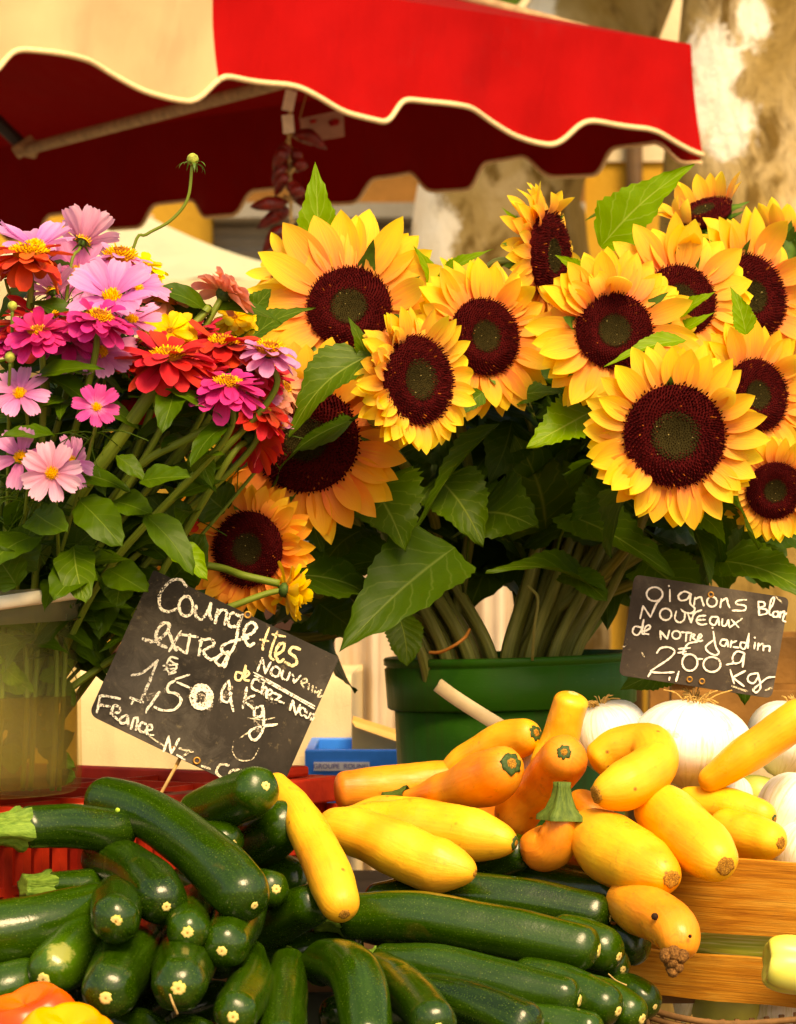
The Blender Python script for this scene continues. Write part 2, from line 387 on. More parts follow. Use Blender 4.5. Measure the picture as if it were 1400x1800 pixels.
def sunflower(label, px, py, d, Rp, nrm, base, seed, dr=.50, mat='sun', skip=(), el=.20, bend=-.35, roll=0, drop=None, npet=28, sleaf=6, mid=None, group='cut sunflowers in the green bucket'):
    rng = random.Random(seed); c = P(px, py, d); Rm = mp(Rp, d); B = basis(nrm, roll + rng.random() * 6); z = B[2]; rd = Rm * dr; cf = rng.uniform(.34, .44) if seed != 8 else .47
    bp = P(*base)
    t = thing('sunflower', label, 'sunflower', bp, group)
    L = (Rm - rd) * 1.18
    mb = MB()
    ring(mb, c - z * .003, B, npet, rd * .90, L, L * .50, PSUN, el, bend, .32, rng, .13, .17, ph=0, skip=skip, ns=11, wild=.10)
    ring(mb, c - z * .006, B, npet - 3, rd * .90, L * 1.03, L * .50, PSUN, el - .18, bend * .8, .3, rng, .16, .20, ph=.5, skip=skip, ns=10, wild=.10)
    if npet > 18: ring(mb, c - z * .009, B, 15, rd * .90, L * .98, L * .47, PSUN, el - .36, bend * .6, .28, rng, .14, .20, ph=.2, skip=skip)
    if drop:                                     # small curled petals folded over the rim
        for (a0, a1, k) in drop:
            for _ in range(k):
                a = R(rng.uniform(a0, a1)); ex = B[0] * math.cos(a - roll) + B[1] * math.sin(a - roll); ey = z.cross(ex)
                petal(mb, c + ex * rd * .92, ex, ey, z, L * rng.uniform(.6, .8), L * .42, PSUN, rng.uniform(.7, 1.3), rng.uniform(-2.4, -1.4), .5, rng.uniform(-.6, .6), rng=rng)
    mb.build('ray_petals', MAT[mat], t)
    dome = lambda q: rd * (.10 * (1 - q * q) + .07 * math.exp(-((q - .62) / .2) ** 2) - .10 * math.exp(-(q / .36) ** 2))
    mb = MB(); x, y, _ = B
    lathe(mb, c, z, [(-.012, rd * .6), (-.006, rd * .95)] + [(dome(1 - k / 12), rd * (1 - k / 12)) for k in range(13)], 40, xa=x)
    floret_disk(mb, c, B, rd * 1.03, 900, dome, lambda q: rd * (.085 if q > .6 else .055), rd * .021, rin=.33, rng=rng)
    dk = mb.build('flower_disk', MAT['disk'], t)
    mb = MB(); lathe(mb, c, z, [(dome(.43) + rd * .01, rd * cf)] + [(dome((cf - .01) * k / 5) + rd * .02, rd * (cf - .01) * k / 5 + 1e-5) for k in (5, 4, 3, 2, 1, 0)], 26); floret_disk(mb, c, B, rd * (cf + .04), 320, lambda q: dome(q * (cf + .04)) + rd * .012, lambda q: rd * .04, rd * .017, rng=rng, splay=.2)
    mb.build('disk_centre', MAT['disk_in'], dk)
    mb = MB()
    ring(mb, c - z * .012, B, 16, rd * .75, L * .75, L * .34, PBRA, .05, -.3, .3, rng, .25, .3, nt_=3, ns=5)
    ring(mb, c - z * .016, B, 14, rd * .6, L * .75, L * .34, PBRA, -.25, -.2, .3, rng, .25, .3, ph=.5, nt_=3, ns=5)
    lathe(mb, c, z, [(-.034, .006), (-.026, rd * .45), (-.014, rd * .85), (-.008, rd * .94)], 24)
    mb.build('bracts', MAT['bract'], t)
    p0 = c - z * .03; p1 = c - z * .065 + Vector((0, .012, -.025))
    pm = P(*mid) if mid else p1.lerp(bp, .5) + Vector((0, .02, .02))
    neck = P(lerp(base[0], base[0] + (px - base[0]) * .16, 1), base[1] - 110, base[2])
    mb = MB(); cur = tube(mb, [p0, p1, pm, neck, bp], [.0045, .0050, .0056, .0062, .0062], 9, 40)
    st = mb.build('stem', MAT['stem_thick'], t)
    mb = MB(); k = 0
    for _ in range(sleaf):
        s = rng.uniform(.12, .50); a = cur[int(s * (len(cur) - 1))]
        az = rng.uniform(0, 2 * math.pi); dv = Vector((math.cos(az), .45 + .5 * abs(math.sin(az)), rng.uniform(-.75, .15))).normalized(); ln = rng.uniform(.085, .14)
        leaf(mb, a + dv * .02, a + dv * (.02 + ln), ln * rng.uniform(.65, .85), (dv.x * .3, -.6, 1), .2, .10, .06, rng=rng, curl=.15)
        tube(mb, [a, a + dv * .012, a + dv * .022], .0016, 5, 4); k += 1
    if k: mb.build('foliage', MAT['leaf_dark'], t)
    return t
def hand_leaf(parent, b, t, wd, mat='leaf', nrm=(0, -1, .3), fold=.25, arc=.1, wave=.05, kind='heart', curl=0, serr=.05, label=None, seed=None, petiole=None):
    rng = random.Random(seed if seed is not None else int(b[0] * 7 + b[1] * 13 + t[0]))
    mb = MB(); B_ = P(*b); leaf(mb, B_, P(*t), mp(wd, b[2]), nrm, fold, arc, wave, kind, serr, rng, curl)
    if petiole: tube(mb, [P(*petiole), P(*petiole).lerp(B_, .5) + Vector((0, 0, .004)), B_.lerp(P(*t), .05)], .0014, 6, 8)
    return mb.build('leaf', MAT[mat], parent, label)

def small_flower(kind, label, px, py, d, Rp, nrm, mat, base, seed, cr=.30, group=None, half=None, el=None, npet=None, fol=8, cmat='floret', tall=1.0, bend=None, skip=()):
    rng = random.Random(seed); c = P(px, py, d); Rm = mp(Rp, d) * (1.04 if kind == 'z' else 1.02); B = basis(nrm, rng.random() * 6); z = B[2]; bp = P(*base)
    name = {'z': 'zinnia', 'c': 'cosmos_flower'}[kind]
    t = thing(name, label, {'z': 'zinnia', 'c': 'cosmos'}[kind], bp, group or {'z': 'zinnias in the clear bucket', 'c': 'cosmos in the clear bucket'}[kind])
    mb = MB()
    if kind == 'z':
        r0 = Rm * .14; L = Rm * .92; e = .10 if el is None else el; bd = -.42 if bend is None else bend; cr *= .80
        nn = npet or 14
        ring(mb, c, B, max(6, nn - 4), r0, L * .70, L * .42, PZIN, e + .22, bd, .3, rng, .18, .22, zo=.003, skip=skip, wav=.05)
        ring(mb, c, B, nn, r0, L * .90, L * .46, PZIN, e + .02, bd, .3, rng, .16, .20, ph=.5, skip=skip, wav=.05)
        ring(mb, c, B, nn, r0, L, L * .48, PZIN, e - .2, bd, .3, rng, .14, .20, ph=.2, zo=-.003, skip=skip, wav=.05)
        mb.build('petals', MAT[mat], t)
        mb = MB(); rc = Rm * cr; dm = lambda q: rc * (.45 * tall * (1 - q * q) * (1 - .55 * math.exp(-(q / .35) ** 2)) + .12) + .001
        lathe(mb, c, z, [(-.002, rc)] + [(dm(1 - k / 6), rc * (1 - k / 6)) for k in range(7)], 20)
        floret_disk(mb, c, B, rc * .62, 50, lambda q: dm(q * .62), lambda q: rc * .10, rc * .085, rng=rng, splay=.5)
        fd = mb.build('flower_disk', MAT['floret_dark'], t)
        mb = MB(); floret_disk(mb, c, B, rc * 1.12, 130, dm, lambda q: rc * rng.uniform(.14, .34), rc * .085, rin=.55, rng=rng, splay=1.2)
        mb.build('floret_ring', MAT[cmat], fd)
        mb = MB(); rb = Rm * .26
        lathe(mb, c - z * .001, z, [(-rb * 1.25, .003), (-rb * 1.15, rb * .55), (-rb * .75, rb * .95), (-rb * .3, rb), (0, rb * .75)], 18)
        for k in range(4): ring(mb, c - z * rb * (.3 + .22 * k), B, 12, rb * (.88 - .06 * k), rb * .42, rb * .5, PZIN, 1.25, .1, .2, rng, .1, .1, ph=k * .5, nt_=3, ns=3)
        mb.build('calyx', MAT['calyx'], t)
        sr = .0030
    else:
        r0 = Rm * .12; L = Rm * .90; nn = npet or 8; e = .22 if el is None else el
        ring(mb, c, B, nn, r0, L, L * .62, PCOS, e, -.2 if bend is None else bend, .22, rng, .08, .12, .2, notch=.10, pleat=.10, nt_=9, ns=9, wav=.05, skip=skip)
        mb.build('petals', MAT[mat], t)
        mb = MB(); rc = Rm * .20; dm = lambda q: rc * .45 * (1 - q * q)
        lathe(mb, c, z, [(-.001, rc)] + [(dm(1 - k / 5), rc * (1 - k / 5)) for k in range(6)], 16)
        floret_disk(mb, c, B, rc * 1.05, 70, dm, lambda q: rc * .45, rc * .10, rng=rng, splay=.5)
        mb.build('flower_disk', MAT[cmat], t)
        mb = MB(); rb = Rm * .13
        lathe(mb, c, z, [(-rb * 1.2, .0015), (-rb * .9, rb * .8), (-rb * .2, rb)], 14)
        ring(mb, c - z * rb * .5, B, 8, rb * .7, Rm * .35, rb * .6, PBRA, -.2, -.4, .2, rng, nt_=3, ns=4)
        mb.build('calyx', MAT['bract'], t)
        sr = .0016
    p0 = c - z * Rm * .2; p1 = c - z * (Rm * .2 + .03) + Vector((0, .004, -.012))
    pm = p1.lerp(bp, .55) + Vector((rng.uniform(-.015, .015), rng.uniform(0, .02), .01))
    mb = MB(); cur = tube(mb, [p0, p1, pm, bp], [sr * .85, sr, sr * 1.1, sr * 1.15], 7, 30)
    mb.build('stem', MAT['stem'], t)
    mb = MB()
    for k in range(fol):
        s = rng.uniform(.22, .85); a = cur[int(s * (len(cur) - 1))]; az = rng.uniform(0, 6.28)
        if kind == 'z' or rng.random() < .45:
            dv = Vector((math.cos(az), .7 * math.sin(az), rng.uniform(-.5, .5))).normalized(); ln = rng.uniform(.045, .075)
            q_ = pj(a + dv * ln)
            if (q_[0] > 400 and q_[1] > 700) or (q_[0] > 330 and q_[1] > 860): continue      # keep clear of the sunflowers beside the bouquet
            leaf(mb, a, a + dv * ln, ln * rng.uniform(.38, .52), (dv.x * .4, -.6, .9), .25, .10, .05, 'lance' if rng.random() < .6 else 'oval', .0, rng, curl=rng.uniform(0, .35))
        else:
            for q in range(5):
                dv = Vector((rng.gauss(0, 1), rng.gauss(0, .8), rng.gauss(.2, .8))).normalized(); ln = rng.uniform(.02, .045)
                tube(mb, [a, a + dv * ln * .5 + Vector((0, 0, .003)), a + dv * ln + Vector((rng.uniform(-.006, .006), 0, -.004))], .0005, 4, 6, cap=False)
    if fol: mb.build('foliage', MAT['zleaf'], t)
    return t

# ------------------------------------------------------------------ vegetables
def veg_body(mb, pts, rads, seg=26, n=36, blunt=(1.0, 1.0), rib=.012, nr=5, lump=.02, rng=random, power=2.2, uneven=.05):
    c = catmull(pts, 60); l = arclen(c); Lt = l[-1]
    tab = [(i / (len(rads) - 1), r) for i, r in enumerate(rads)]
    ss = [Lt * (.5 - .5 * math.cos(math.pi * i / n)) for i in range(n + 1)]
    cc = [sample(c, l, s) for s in ss]
    # smooth tangents from the dense curve
    T = []
    for s in ss:
        a = sample(c, l, max(0, s - Lt * .03)); b = sample(c, l, min(Lt, s + Lt * .03)); T.append((b - a).normalized())
    nn = T[0].orthogonal().normalized(); rows = []; uvs = []; ph = rng.random() * 6; p2 = rng.random() * 6
    for i, s in enumerate(ss):
        t = T[i]; nn = (nn - t * nn.dot(t)).normalized(); bb = t.cross(nn); r = smooth_prof(tab, s / Lt)
        for e, q in ((blunt[0], s), (blunt[1], Lt - s)):
            a0 = e * r
            if q < a0: r *= max(.0, 1 - (1 - q / a0) ** power) ** (1 / power)
        row = []; ur = []
        for j in range(seg + 1):
            x = 2 * math.pi * (j % seg) / seg
            rr = r * (1 + rib * math.cos(nr * x + ph) + lump * math.sin(2 * x + p2 + 9 * s / Lt) * .6 + lump * .5 * math.sin(14 * s / Lt + ph + x))
            row.append(cc[i] + (nn * math.cos(x) + bb * math.sin(x)) * rr); ur.append((j / seg, s / Lt))
        rows.append(row); uvs.append(ur)
    of = Vector((rng.random() * 50, rng.random() * 50, 0)); rm = max(rads); f1 = .55 / rm; f2 = 2.2 / rm
    for i, row in enumerate(rows):
        for j in range(seg):
            d_ = row[j] - cc[i]; k = 1 + uneven * (mnoise.noise(row[j] * f1 + of) + .22 * mnoise.noise(row[j] * f2 + of)); row[j] = cc[i] + d_ * k
        row[seg] = row[0].copy()
    mb.grid(rows, uvs, flip=True)
    return c, T
def scar(parent, p, dirv, r, mat, seed, name='blossom_scar', lobe=.07):
    rng = random.Random(seed); mb = MB(); x, y, z = basis(dirv, rng.random() * 6); n = 18
    tabs = [(-.005, 1.04), (-.0005, 1.0), (.0002, .78), (.0004, .5), (.0003, .22), (.0002, 0)]
    rows = []
    n = 26; lob = [1 + lobe * math.cos(7 * 2 * math.pi * j / n) + rng.uniform(-.10, .10) for j in range(n)]
    for h, k in tabs: rows.append([Vector(p) + z * h + (x * math.cos(2 * math.pi * j / n) + y * math.sin(2 * math.pi * j / n)) * r * k * (lob[j % n] if k > .3 else 1) for j in range(n + 1)])
    mb.grid(rows, [[(j / n, k) for j in range(n + 1)] for _, k in tabs])
    return mb.build(name, mat, parent)
def veg_stem(parent, p, dirv, r, ln, mat, seed, flare=1.35, bendv=(0, 0, 0), topk=1.0):
    rng = random.Random(seed); mb = MB(); x, y, z = basis(dirv, rng.random()); n = 25; rows = []; uvs = []
    for k, (h, q) in enumerate([(-.15, flare), (.0, flare * .98), (.2, 1.05), (.55, lerp(.92, .92 * topk, .55)), (.85, .95 * topk), (1, .98 * topk), (1.01, .7 * topk), (.98, 0)]):
        row = []
        for j in range(n):
            a = 2 * math.pi * (j % (n - 1)) / (n - 1); rr = r * q * (1 + .16 * math.cos(5 * a) + .05 * math.cos(10 * a + 1)) if q else 0
            row.append(Vector(p) + z * h * ln + Vector(bendv) * max(0, h) ** 2 * ln + (x * math.cos(a) + y * math.sin(a)) * rr)
        rows.append(row); uvs.append([(j / (n - 1), h) for j in range(n)])
    mb.grid(rows, uvs); return mb.build('stem', mat, parent)

def m_courgette(name='courgette_skin', scuff=None):
    m, nt, out = newmat(name); co = objco(nt)
    rnd = N(nt, 'ObjectInfo').outputs['Random']
    big = noise(nt, 22, co, 3); fl = N(nt, 'TexVoronoi', {'Vector': co, 'Scale': 520}).outputs['Distance']
    fl2 = N(nt, 'TexVoronoi', {'Vector': co, 'Scale': 300}).outputs['Distance']
    stripe = noise(nt, 1, uvco(nt, 26, 2.2), 3)
    c = mixc(nt, math_(nt, 'ADD', math_(nt, 'MULTIPLY', big, .55), math_(nt, 'MULTIPLY', rnd, .55)), (.0020, .0100, .0003), (.018, .062, .0009))
    c = mixc(nt, math_(nt, 'MULTIPLY', ramp(nt, stripe, [(.45, 0), (.75, 1)]), .35), c, (.040, .095, .010))
    c = mixc(nt, math_(nt, 'MULTIPLY', ramp(nt, fl, [(.10, 1), (.34, 0)]), .36), c, (.075, .165, .012))
    c = mixc(nt, math_(nt, 'MULTIPLY', ramp(nt, fl2, [(.04, 1), (.17, 0)]), .55), c, (.20, .27, .05))
    sc1 = noise(nt, 30, co, 6, .72, 1.0); c = mixc(nt, math_(nt, 'MULTIPLY', ramp(nt, sc1, [(.60, 0), (.70, 1)]), .38), c, (.095, .080, .012))
    if scuff:                                   # rubbed pale patch
        ctr, r = scuff; raw = objco(nt, False)
        dd = math_(nt, 'DIVIDE', N(nt, 'VectorMath', {0: raw, 1: ctr}, operation='DISTANCE').outputs['Value'], r)
        dd = math_(nt, 'ADD', dd, math_(nt, 'MULTIPLY', math_(nt, 'SUBTRACT', noise(nt, 120, raw, 8, .75), .5), 2.2))
        c = mixc(nt, math_(nt, 'MULTIPLY', ramp(nt, dd, [(.55, 1), (1, 0)]), .85), c, (.50, .44, .14))
        d2 = math_(nt, 'DIVIDE', N(nt, 'VectorMath', {0: raw, 1: ctr}, operation='DISTANCE').outputs['Value'], r * 2.2); c = mixc(nt, math_(nt, 'MULTIPLY', ramp(nt, d2, [(.3, 1), (1, 0)]), .5), c, (.07, .18, .01))
    rg = ramp(nt, noise(nt, 30, co, 5, .7), [(.35, .13), (.7, .32)])
    b = pbsdf(nt, out, c, .3, .42, bump(nt, math_(nt, 'ADD', noise(nt, 80, co, 5, .6), math_(nt, 'MULTIPLY', fl, .10)), .13, .003))
    nt.links.new(rg, b.inputs['Roughness']); return m
def m_squash(name, a, b_, spots=.5):
    m, nt, out = newmat(name); co = objco(nt)
    big = noise(nt, 16, co, 3); fine = noise(nt, 1, uvco(nt, 40, 6), 3)
    c = mixc(nt, ramp(nt, math_(nt, 'ADD', math_(nt, 'MULTIPLY', big, .8), math_(nt, 'MULTIPLY', fine, .2)), [(.32, 0), (.66, 1)]), a, b_)
    vo = N(nt, 'TexVoronoi', {'Vector': co, 'Scale': 75}).outputs['Distance']
    gate = ramp(nt, noise(nt, 28, co, 2), [(.50, 0), (.60, 1)])
    c = mixc(nt, math_(nt, 'MULTIPLY', ramp(nt, noise(nt, 9, co, 3, .6), [(.52, 0), (.72, 1)]), .45), c, (.72, .20, .03))
    c = mixc(nt, math_(nt, 'MULTIPLY', ramp(nt, noise(nt, 13, co, 2, .5), [(.60, 0), (.78, 1)]), .30), c, (.62, .55, .03))
    scr = noise(nt, 1, uvco(nt, 9, 60), 5, .75, 2.0); c = mixc(nt, math_(nt, 'MULTIPLY', ramp(nt, scr, [(.66, 0), (.72, 1)]), .45), c, (.50, .22, .05))
    c = mixc(nt, math_(nt, 'MULTIPLY', math_(nt, 'MULTIPLY', ramp(nt, vo, [(.06, 1), (.18, 0)]), gate), .85), c, (.20, .08, .015))
    sc1 = noise(nt, 55, co, 6, .75, 1.6); c = mixc(nt, math_(nt, 'MULTIPLY', ramp(nt, sc1, [(.58, 0), (.70, 1)]), spots), c, (.44, .15, .02))
    b = pbsdf(nt, out, c, .38, .32, bump(nt, math_(nt, 'ADD', noise(nt, 70, co), math_(nt, 'ADD', math_(nt, 'MULTIPLY', noise(nt, 600, co), .12), math_(nt, 'MULTIPLY', fine, .6))), .22, .003))
    nt.links.new(ramp(nt, noise(nt, 26, co, 4, .6), [(.35, .26), (.65, .55)]), b.inputs['Roughness'])
    b.inputs['Subsurface Weight'].default_value = .12; b.inputs['Subsurface Radius'].default_value = (.012, .006, .002); b.inputs['Subsurface Scale'].default_value = .5
    return m
MAT['courgette'] = m_courgette()
MAT['squash'] = m_squash('yellow_squash_skin', (.82, .31, .030), (.90, .53, .045))
MAT['squash_orange'] = m_squash('orange_squash_skin', (.76, .20, .026), (.86, .37, .035), .6)
def m_scar(name, mid, body, edge):
    m, nt, out = newmat(name); v = N(nt, 'SeparateXYZ', {0: N(nt, 'TexCoord').outputs['UV']}).outputs[1]; n = noise(nt, 500, objco(nt), 4, .7)
    c = ramp(nt, math_(nt, 'ADD', v, math_(nt, 'MULTIPLY', math_(nt, 'SUBTRACT', n, .5), .45)), [(.10, mid), (.30, body), (.78, body), (1, edge)])
    pbsdf(nt, out, c, .85, .08, bump(nt, n, .4, .001)); return m
MAT['scar'] = m_scar('courgette_blossom_scar', (.34, .16, .03), (.72, .56, .20), (.42, .42, .08))
MAT['scar_brown'] = m_plain('brown_blossom_scar', (.50, .24, .035), .8, .12, 900, .4, .9, 1200, .002, col2=(.10, .04, .010))
MAT['ragged'] = m_plain('ragged_brown_end', (.24, .11, .03), .85, .1, 500, .5, .9, 900, .003, col2=(.06, .025, .008))
MAT['scar_green'] = m_plain('dark_green_scar', (.03, .07, .012), .6, .3, 500, .5, .5, 900)
def m_vstem(name, a, b):
    m, nt, out = newmat(name); n = noise(nt, 1, uvco(nt, 30, 3), 5, .65)
    c = ramp(nt, n, [(.3, a), (.72, b)])
    pbsdf(nt, out, c, .6, .25, bump(nt, n, .7, .002)); return m
MAT['vstem'] = m_vstem('courgette_stem', (.06, .15, .012), (.22, .36, .05))
MAT['vstem_dark'] = m_vstem('squash_stem', (.03, .075, .010), (.13, .20, .03))

def pts3(l): return [P(*p) for p in l]
def courgette(label, pts, rads, scar_r=0, stem=None, seed=1, blunt=(.9, .9), group='dark green courgettes heaped at the front', scuff=None, rib=.012, scar_dir=None):
    p = pts3(pts); d = pts[-1][2]
    r = [mp(x, pts[min(len(pts) - 1, round(i * (len(pts) - 1) / (len(rads) - 1)))][2]) for i, x in enumerate(rads)]
    lo = sum(p, Vector()) / len(p); lo.z = min(q.z for q in p)
    t = thing('courgette', label, 'courgette', lo, group); rng = random.Random(seed)
    mb = MB(); c, T = veg_body(mb, p, r, blunt=blunt, rng=rng, rib=.020, seg=40, n=44, nr=rng.choice((5, 6)))
    mt = MAT['courgette']
    if scuff: q = P(*scuff[:3]) - lo; mt = m_courgette('scuffed_courgette_skin', ((q.x, q.y, q.z), mp(scuff[3], scuff[2])))
    body = mb.build('fruit', mt, t)
    if scar_r: scar(t, p[-1], scar_dir or T[-1], mp(scar_r, d), MAT['scar'], seed)
    if stem:
        ln, rr = stem; veg_stem(t, p[0] + T[0] * mp(6, d), -T[0], mp(rr, d), mp(ln, d), MAT['vstem'], seed)
    return t
def squash(label, pts, rads, end=None, stem=None, seed=1, blunt=(1.0, 1.0), mat='squash', bendv=(0, 0, 0), rib=.008, lump=.03, group='yellow squashes piled between courgettes and onions'):
    p = pts3(pts)
    r = [mp(x, pts[min(len(pts) - 1, round(i * (len(pts) - 1) / (len(rads) - 1)))][2]) for i, x in enumerate(rads)]
    lo = sum(p, Vector()) / len(p); lo.z = min(q.z for q in p)
    t = thing('yellow_squash', label, 'squash', lo, group); rng = random.Random(seed)
    mb = MB(); c, T = veg_body(mb, p, r, blunt=blunt, rng=rng, rib=rib, lump=lump, seg=36, n=54, uneven=.085)
    mb.build('fruit', MAT[mat], t)
    if end:
        rr, mt = end; scar(t, p[-1], T[-1], mp(rr * (.92 if mt == 'scar_green' else .80), pts[-1][2]), MAT[mt], seed, lobe=.09 if mt == 'scar_green' else .05)
        if mt == 'scar_green': scar(t, p[-1] + T[-1] * .0006, T[-1], mp(rr * .5, pts[-1][2]), MAT['scar_brown'], seed + 3, 'scar_core')
    if stem:
        ln, rr, mt = stem; veg_stem(t, p[0] + T[0] * mp(5, pts[0][2]), -T[0], mp(rr, pts[0][2]), mp(ln, pts[0][2]), MAT[mt], seed, 1.6 if ln == 58 else 1.35, bendv, .62 if ln == 58 else 1.0)
    return t
# ================================================================== SETTING
def m_ground():
    m, nt, out = newmat('cobbles'); co = N(nt, 'TexCoord').outputs['Object']
    v = N(nt, 'TexVoronoi', {'Vector': co, 'Scale': 9.0}, feature='DISTANCE_TO_EDGE').outputs[0]
    c = mixc(nt, ramp(nt, v, [(.02, 0), (.08, 1)]), (.05, .045, .04), (.24, .21, .17))
    pbsdf(nt, out, mixc(nt, math_(nt, 'MULTIPLY', noise(nt, 3, co), .5), c, (.14, .12, .10)), .8, .2, bump(nt, v, .5, .02)); return m
mb = MB(); mb.grid([[(-80, -20, 0), (80, -20, 0)], [(-80, 160, 0), (80, 160, 0)]])
g = mb.build('ground', m_ground()); g['kind'] = 'structure'; g['label'] = 'paved market square under the stalls'; g['category'] = 'ground'

def m_cloth(name, col, trans, nsc=900, rough=.85, tcol=None, fold=None):
    m, nt, out = newmat(name); co = objco(nt)
    n = noise(nt, 4, co, 4, .6); wv = noise(nt, nsc, co, 1)
    c = mixc(nt, n, tuple(x * .84 for x in col), tuple(min(1, x * 1.08) for x in col))
    c = mixc(nt, math_(nt, 'MULTIPLY', ramp(nt, noise(nt, 9, co, 6, .7), [(.60, 0), (.74, 1)]), .22), c, tuple(x * .55 + .02 for x in col))
    h = math_(nt, 'ADD', math_(nt, 'ADD', noise(nt, 5, co, 2, .4), math_(nt, 'MULTIPLY', noise(nt, 17, N(nt, 'Mapping', {'Vector': co, 'Scale': (1, 1, .35)}).outputs[0], 3, .5), .25)), math_(nt, 'MULTIPLY', wv, .03))
    pbsdf(nt, out, c, rough, .15, bump(nt, h, .55, .06), trans, tcol); return m
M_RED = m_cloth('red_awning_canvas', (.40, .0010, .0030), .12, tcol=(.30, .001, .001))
M_REDSHADE = m_cloth('shaded_red_canvas', (.25, .0012, .0014), .06, tcol=(.20, .001, .001))  # darker copy of the red canvas, shade under the parasol put into its colour
M_CREAM = m_cloth('cream_awning_canvas', (.74, .50, .27), .25)
M_TRIM = m_plain('cream_edge_binding', (.80, .56, .30), .8, .2, 200, .15, .2)
M_POLE = m_plain('pale_wood_strut', (.42, .27, .14), .6, .3, 60, .3, .2)
M_METAL = m_plain('grey_metal', (.20, .17, .14), .45, .5, 60, .3, .15)
M_DARKM = m_plain('dark_metal', (.03, .02, .018), .5, .4, 60, .3, .15)

# ---- red and cream market parasol
CX, CD = .527, 5.3; ZTOP = 2.393
U1 = Vector((-.786, -.618, 0)); U2 = Vector((-.737, .676, 0)); C0 = Vector((CX, CD, ZTOP))
def tpx(px, u):
    k = (px - 700) / F; return (k * CD - CX) / (u.x - k * u.y)
t_aw = thing('market_parasol', 'big red and cream parasol with scalloped hem over the stall behind', 'parasol', (C0 + U1 * 1.5 + U2 * 1.5) * Vector((1, 1, 0)) if False else Vector((C0.x + 1.5 * (U1.x + U2.x), C0.y + 1.5 * (U1.y + U2.y), 0)))
def valance(u, starts, tab, px0, px1, name, mat, h0=.165, h1=.212, nrm_sign=1, trim=True, rr=.0046, corner=False):
    ts = [tpx(p, u) for p in starts]
    nrm = Vector((-u.y, u.x, 0)) * nrm_sign
    a, b = tpx(px0, u), tpx(px1, u); n = max(30, int(abs(b - a) / .012)); rows = [[] for _ in range(9)]; edge = []
    for i in range(n + 1):
        t = lerp(a, b, i / n); s = 0
        for q, r in zip(ts, ts[1:]):
            if min(q, r) <= t <= max(q, r): s = (t - q) / (r - q)
        h = lerp(h0, h1, sum(prof(tab, (s + q * .016) % 1.0) for q in range(-3, 4)) / 7)
        for k in range(9):
            v = k / 8
            wob = .012 * math.sin(t * 9 + 1) * v + .007 * math.sin(t * 23 + 2 * v) * v + .004 * math.sin(t * 41 - 3 * v) * v + .014 * v * v
            rows[k].append(C0 + u * t + nrm * wob - Vector((0, 0, h * v)))
        edge.append(rows[8][-1])
    mb = MB(); mb.grid(rows); o = mb.build(name, mat, t_aw)
    if trim:
        mb = MB(); tube(mb, edge, rr, 8, len(edge) * 1); mb.build('edge_binding', M_TRIM, o)
FT = [(0, .1), (.03, .0), (.40, .04), (.64, .80), (.78, .95), (.91, 1), (.99, .12), (1, .1)]
FS = [1318, 1010, 697, 375, 6, -345, -700][::-1]
valance(U1, FS, FT, 1217, 375, 'red_valance', M_RED, nrm_sign=1)
valance(U1, FS, FT, 375, -290, 'cream_valance', M_CREAM, nrm_sign=1)
BT = [(0, 1), (.02, .9), (.11, .05), (.5, .0), (.66, .95), (1, 1)]
BS = [-290, -110, 65, 235, 415, 612, 820, 1040, 1260]
valance(U2, BS, BT, 1217, -280, 'back_valance', M_REDSHADE, nrm_sign=-1, rr=.004)
top = C0 + U1 * 1.5 + U2 * 1.5 + Vector((0, 0, .75))
cs = [C0, C0 + U1 * 3, C0 + U1 * 3 + U2 * 3, C0 + U2 * 3]
mb = MB()
for i in range(4):
    a, b = cs[i], cs[(i + 1) % 4]; rows = []
    for k in range(13):
        v = k / 12; rows.append([a.lerp(b, j / 12).lerp(top, v) - Vector((0, 0, .10 * math.sin(math.pi * v) * (1 - .0 * j) + .05 * math.sin(math.pi * j / 12) * (1 - v) * v * 2)) for j in range(13)])
    mb.grid(rows)
mb.build('canopy', M_REDSHADE, t_aw)
mb = MB()
for i in (1, 2):
    a, b = cs[i], cs[(i + 1) % 4]
    mb.grid([[a.lerp(b, j / 60) for j in range(61)], [a.lerp(b, j / 60) - Vector((0, 0, .18 + .025 * math.sin(j * .8))) for j in range(61)]])
mb.build('far_valance', M_REDSHADE, t_aw)
hub = Vector((top.x, top.y, top.z - .35))
mb = MB(); tube(mb, [P(48, 262, 6.1), P(545, 132, 5.15)], .0125, 10); mb.build('strut', M_POLE, t_aw)
mb = MB(); tube(mb, [P(-80, 140, 6.1), P(48, 264, 6.1)], .014, 8); mb.build('strut', M_DARKM, t_aw)
mb = MB(); mb.box(P(44, 258, 6.1), .05, .03, .025, Matrix.Rotation(R(-35), 3, 'Y')); tube(mb, [P(30, 258, 6.1), P(66, 266, 6.1)], .017, 8); mb.build('joint', M_POLE, t_aw, bevel=.004)
mb = MB()
for c in cs: tube(mb, [c + (top - c) * .02 - Vector((0, 0, .03)), top - Vector((0, 0, .13))], .011, 8)
mb.build('ribs', M_POLE, t_aw)
mb = MB(); tube(mb, [(top.x, top.y, 0), (top.x, top.y, top.z + .05)], .028, 12); mb.build('pole', M_POLE, t_aw)
mb = MB(); tube(mb, [P(505, 128, 5.16), P(560, 140, 5.1)], .018, 8); mb.build('bracket', M_METAL, t_aw)

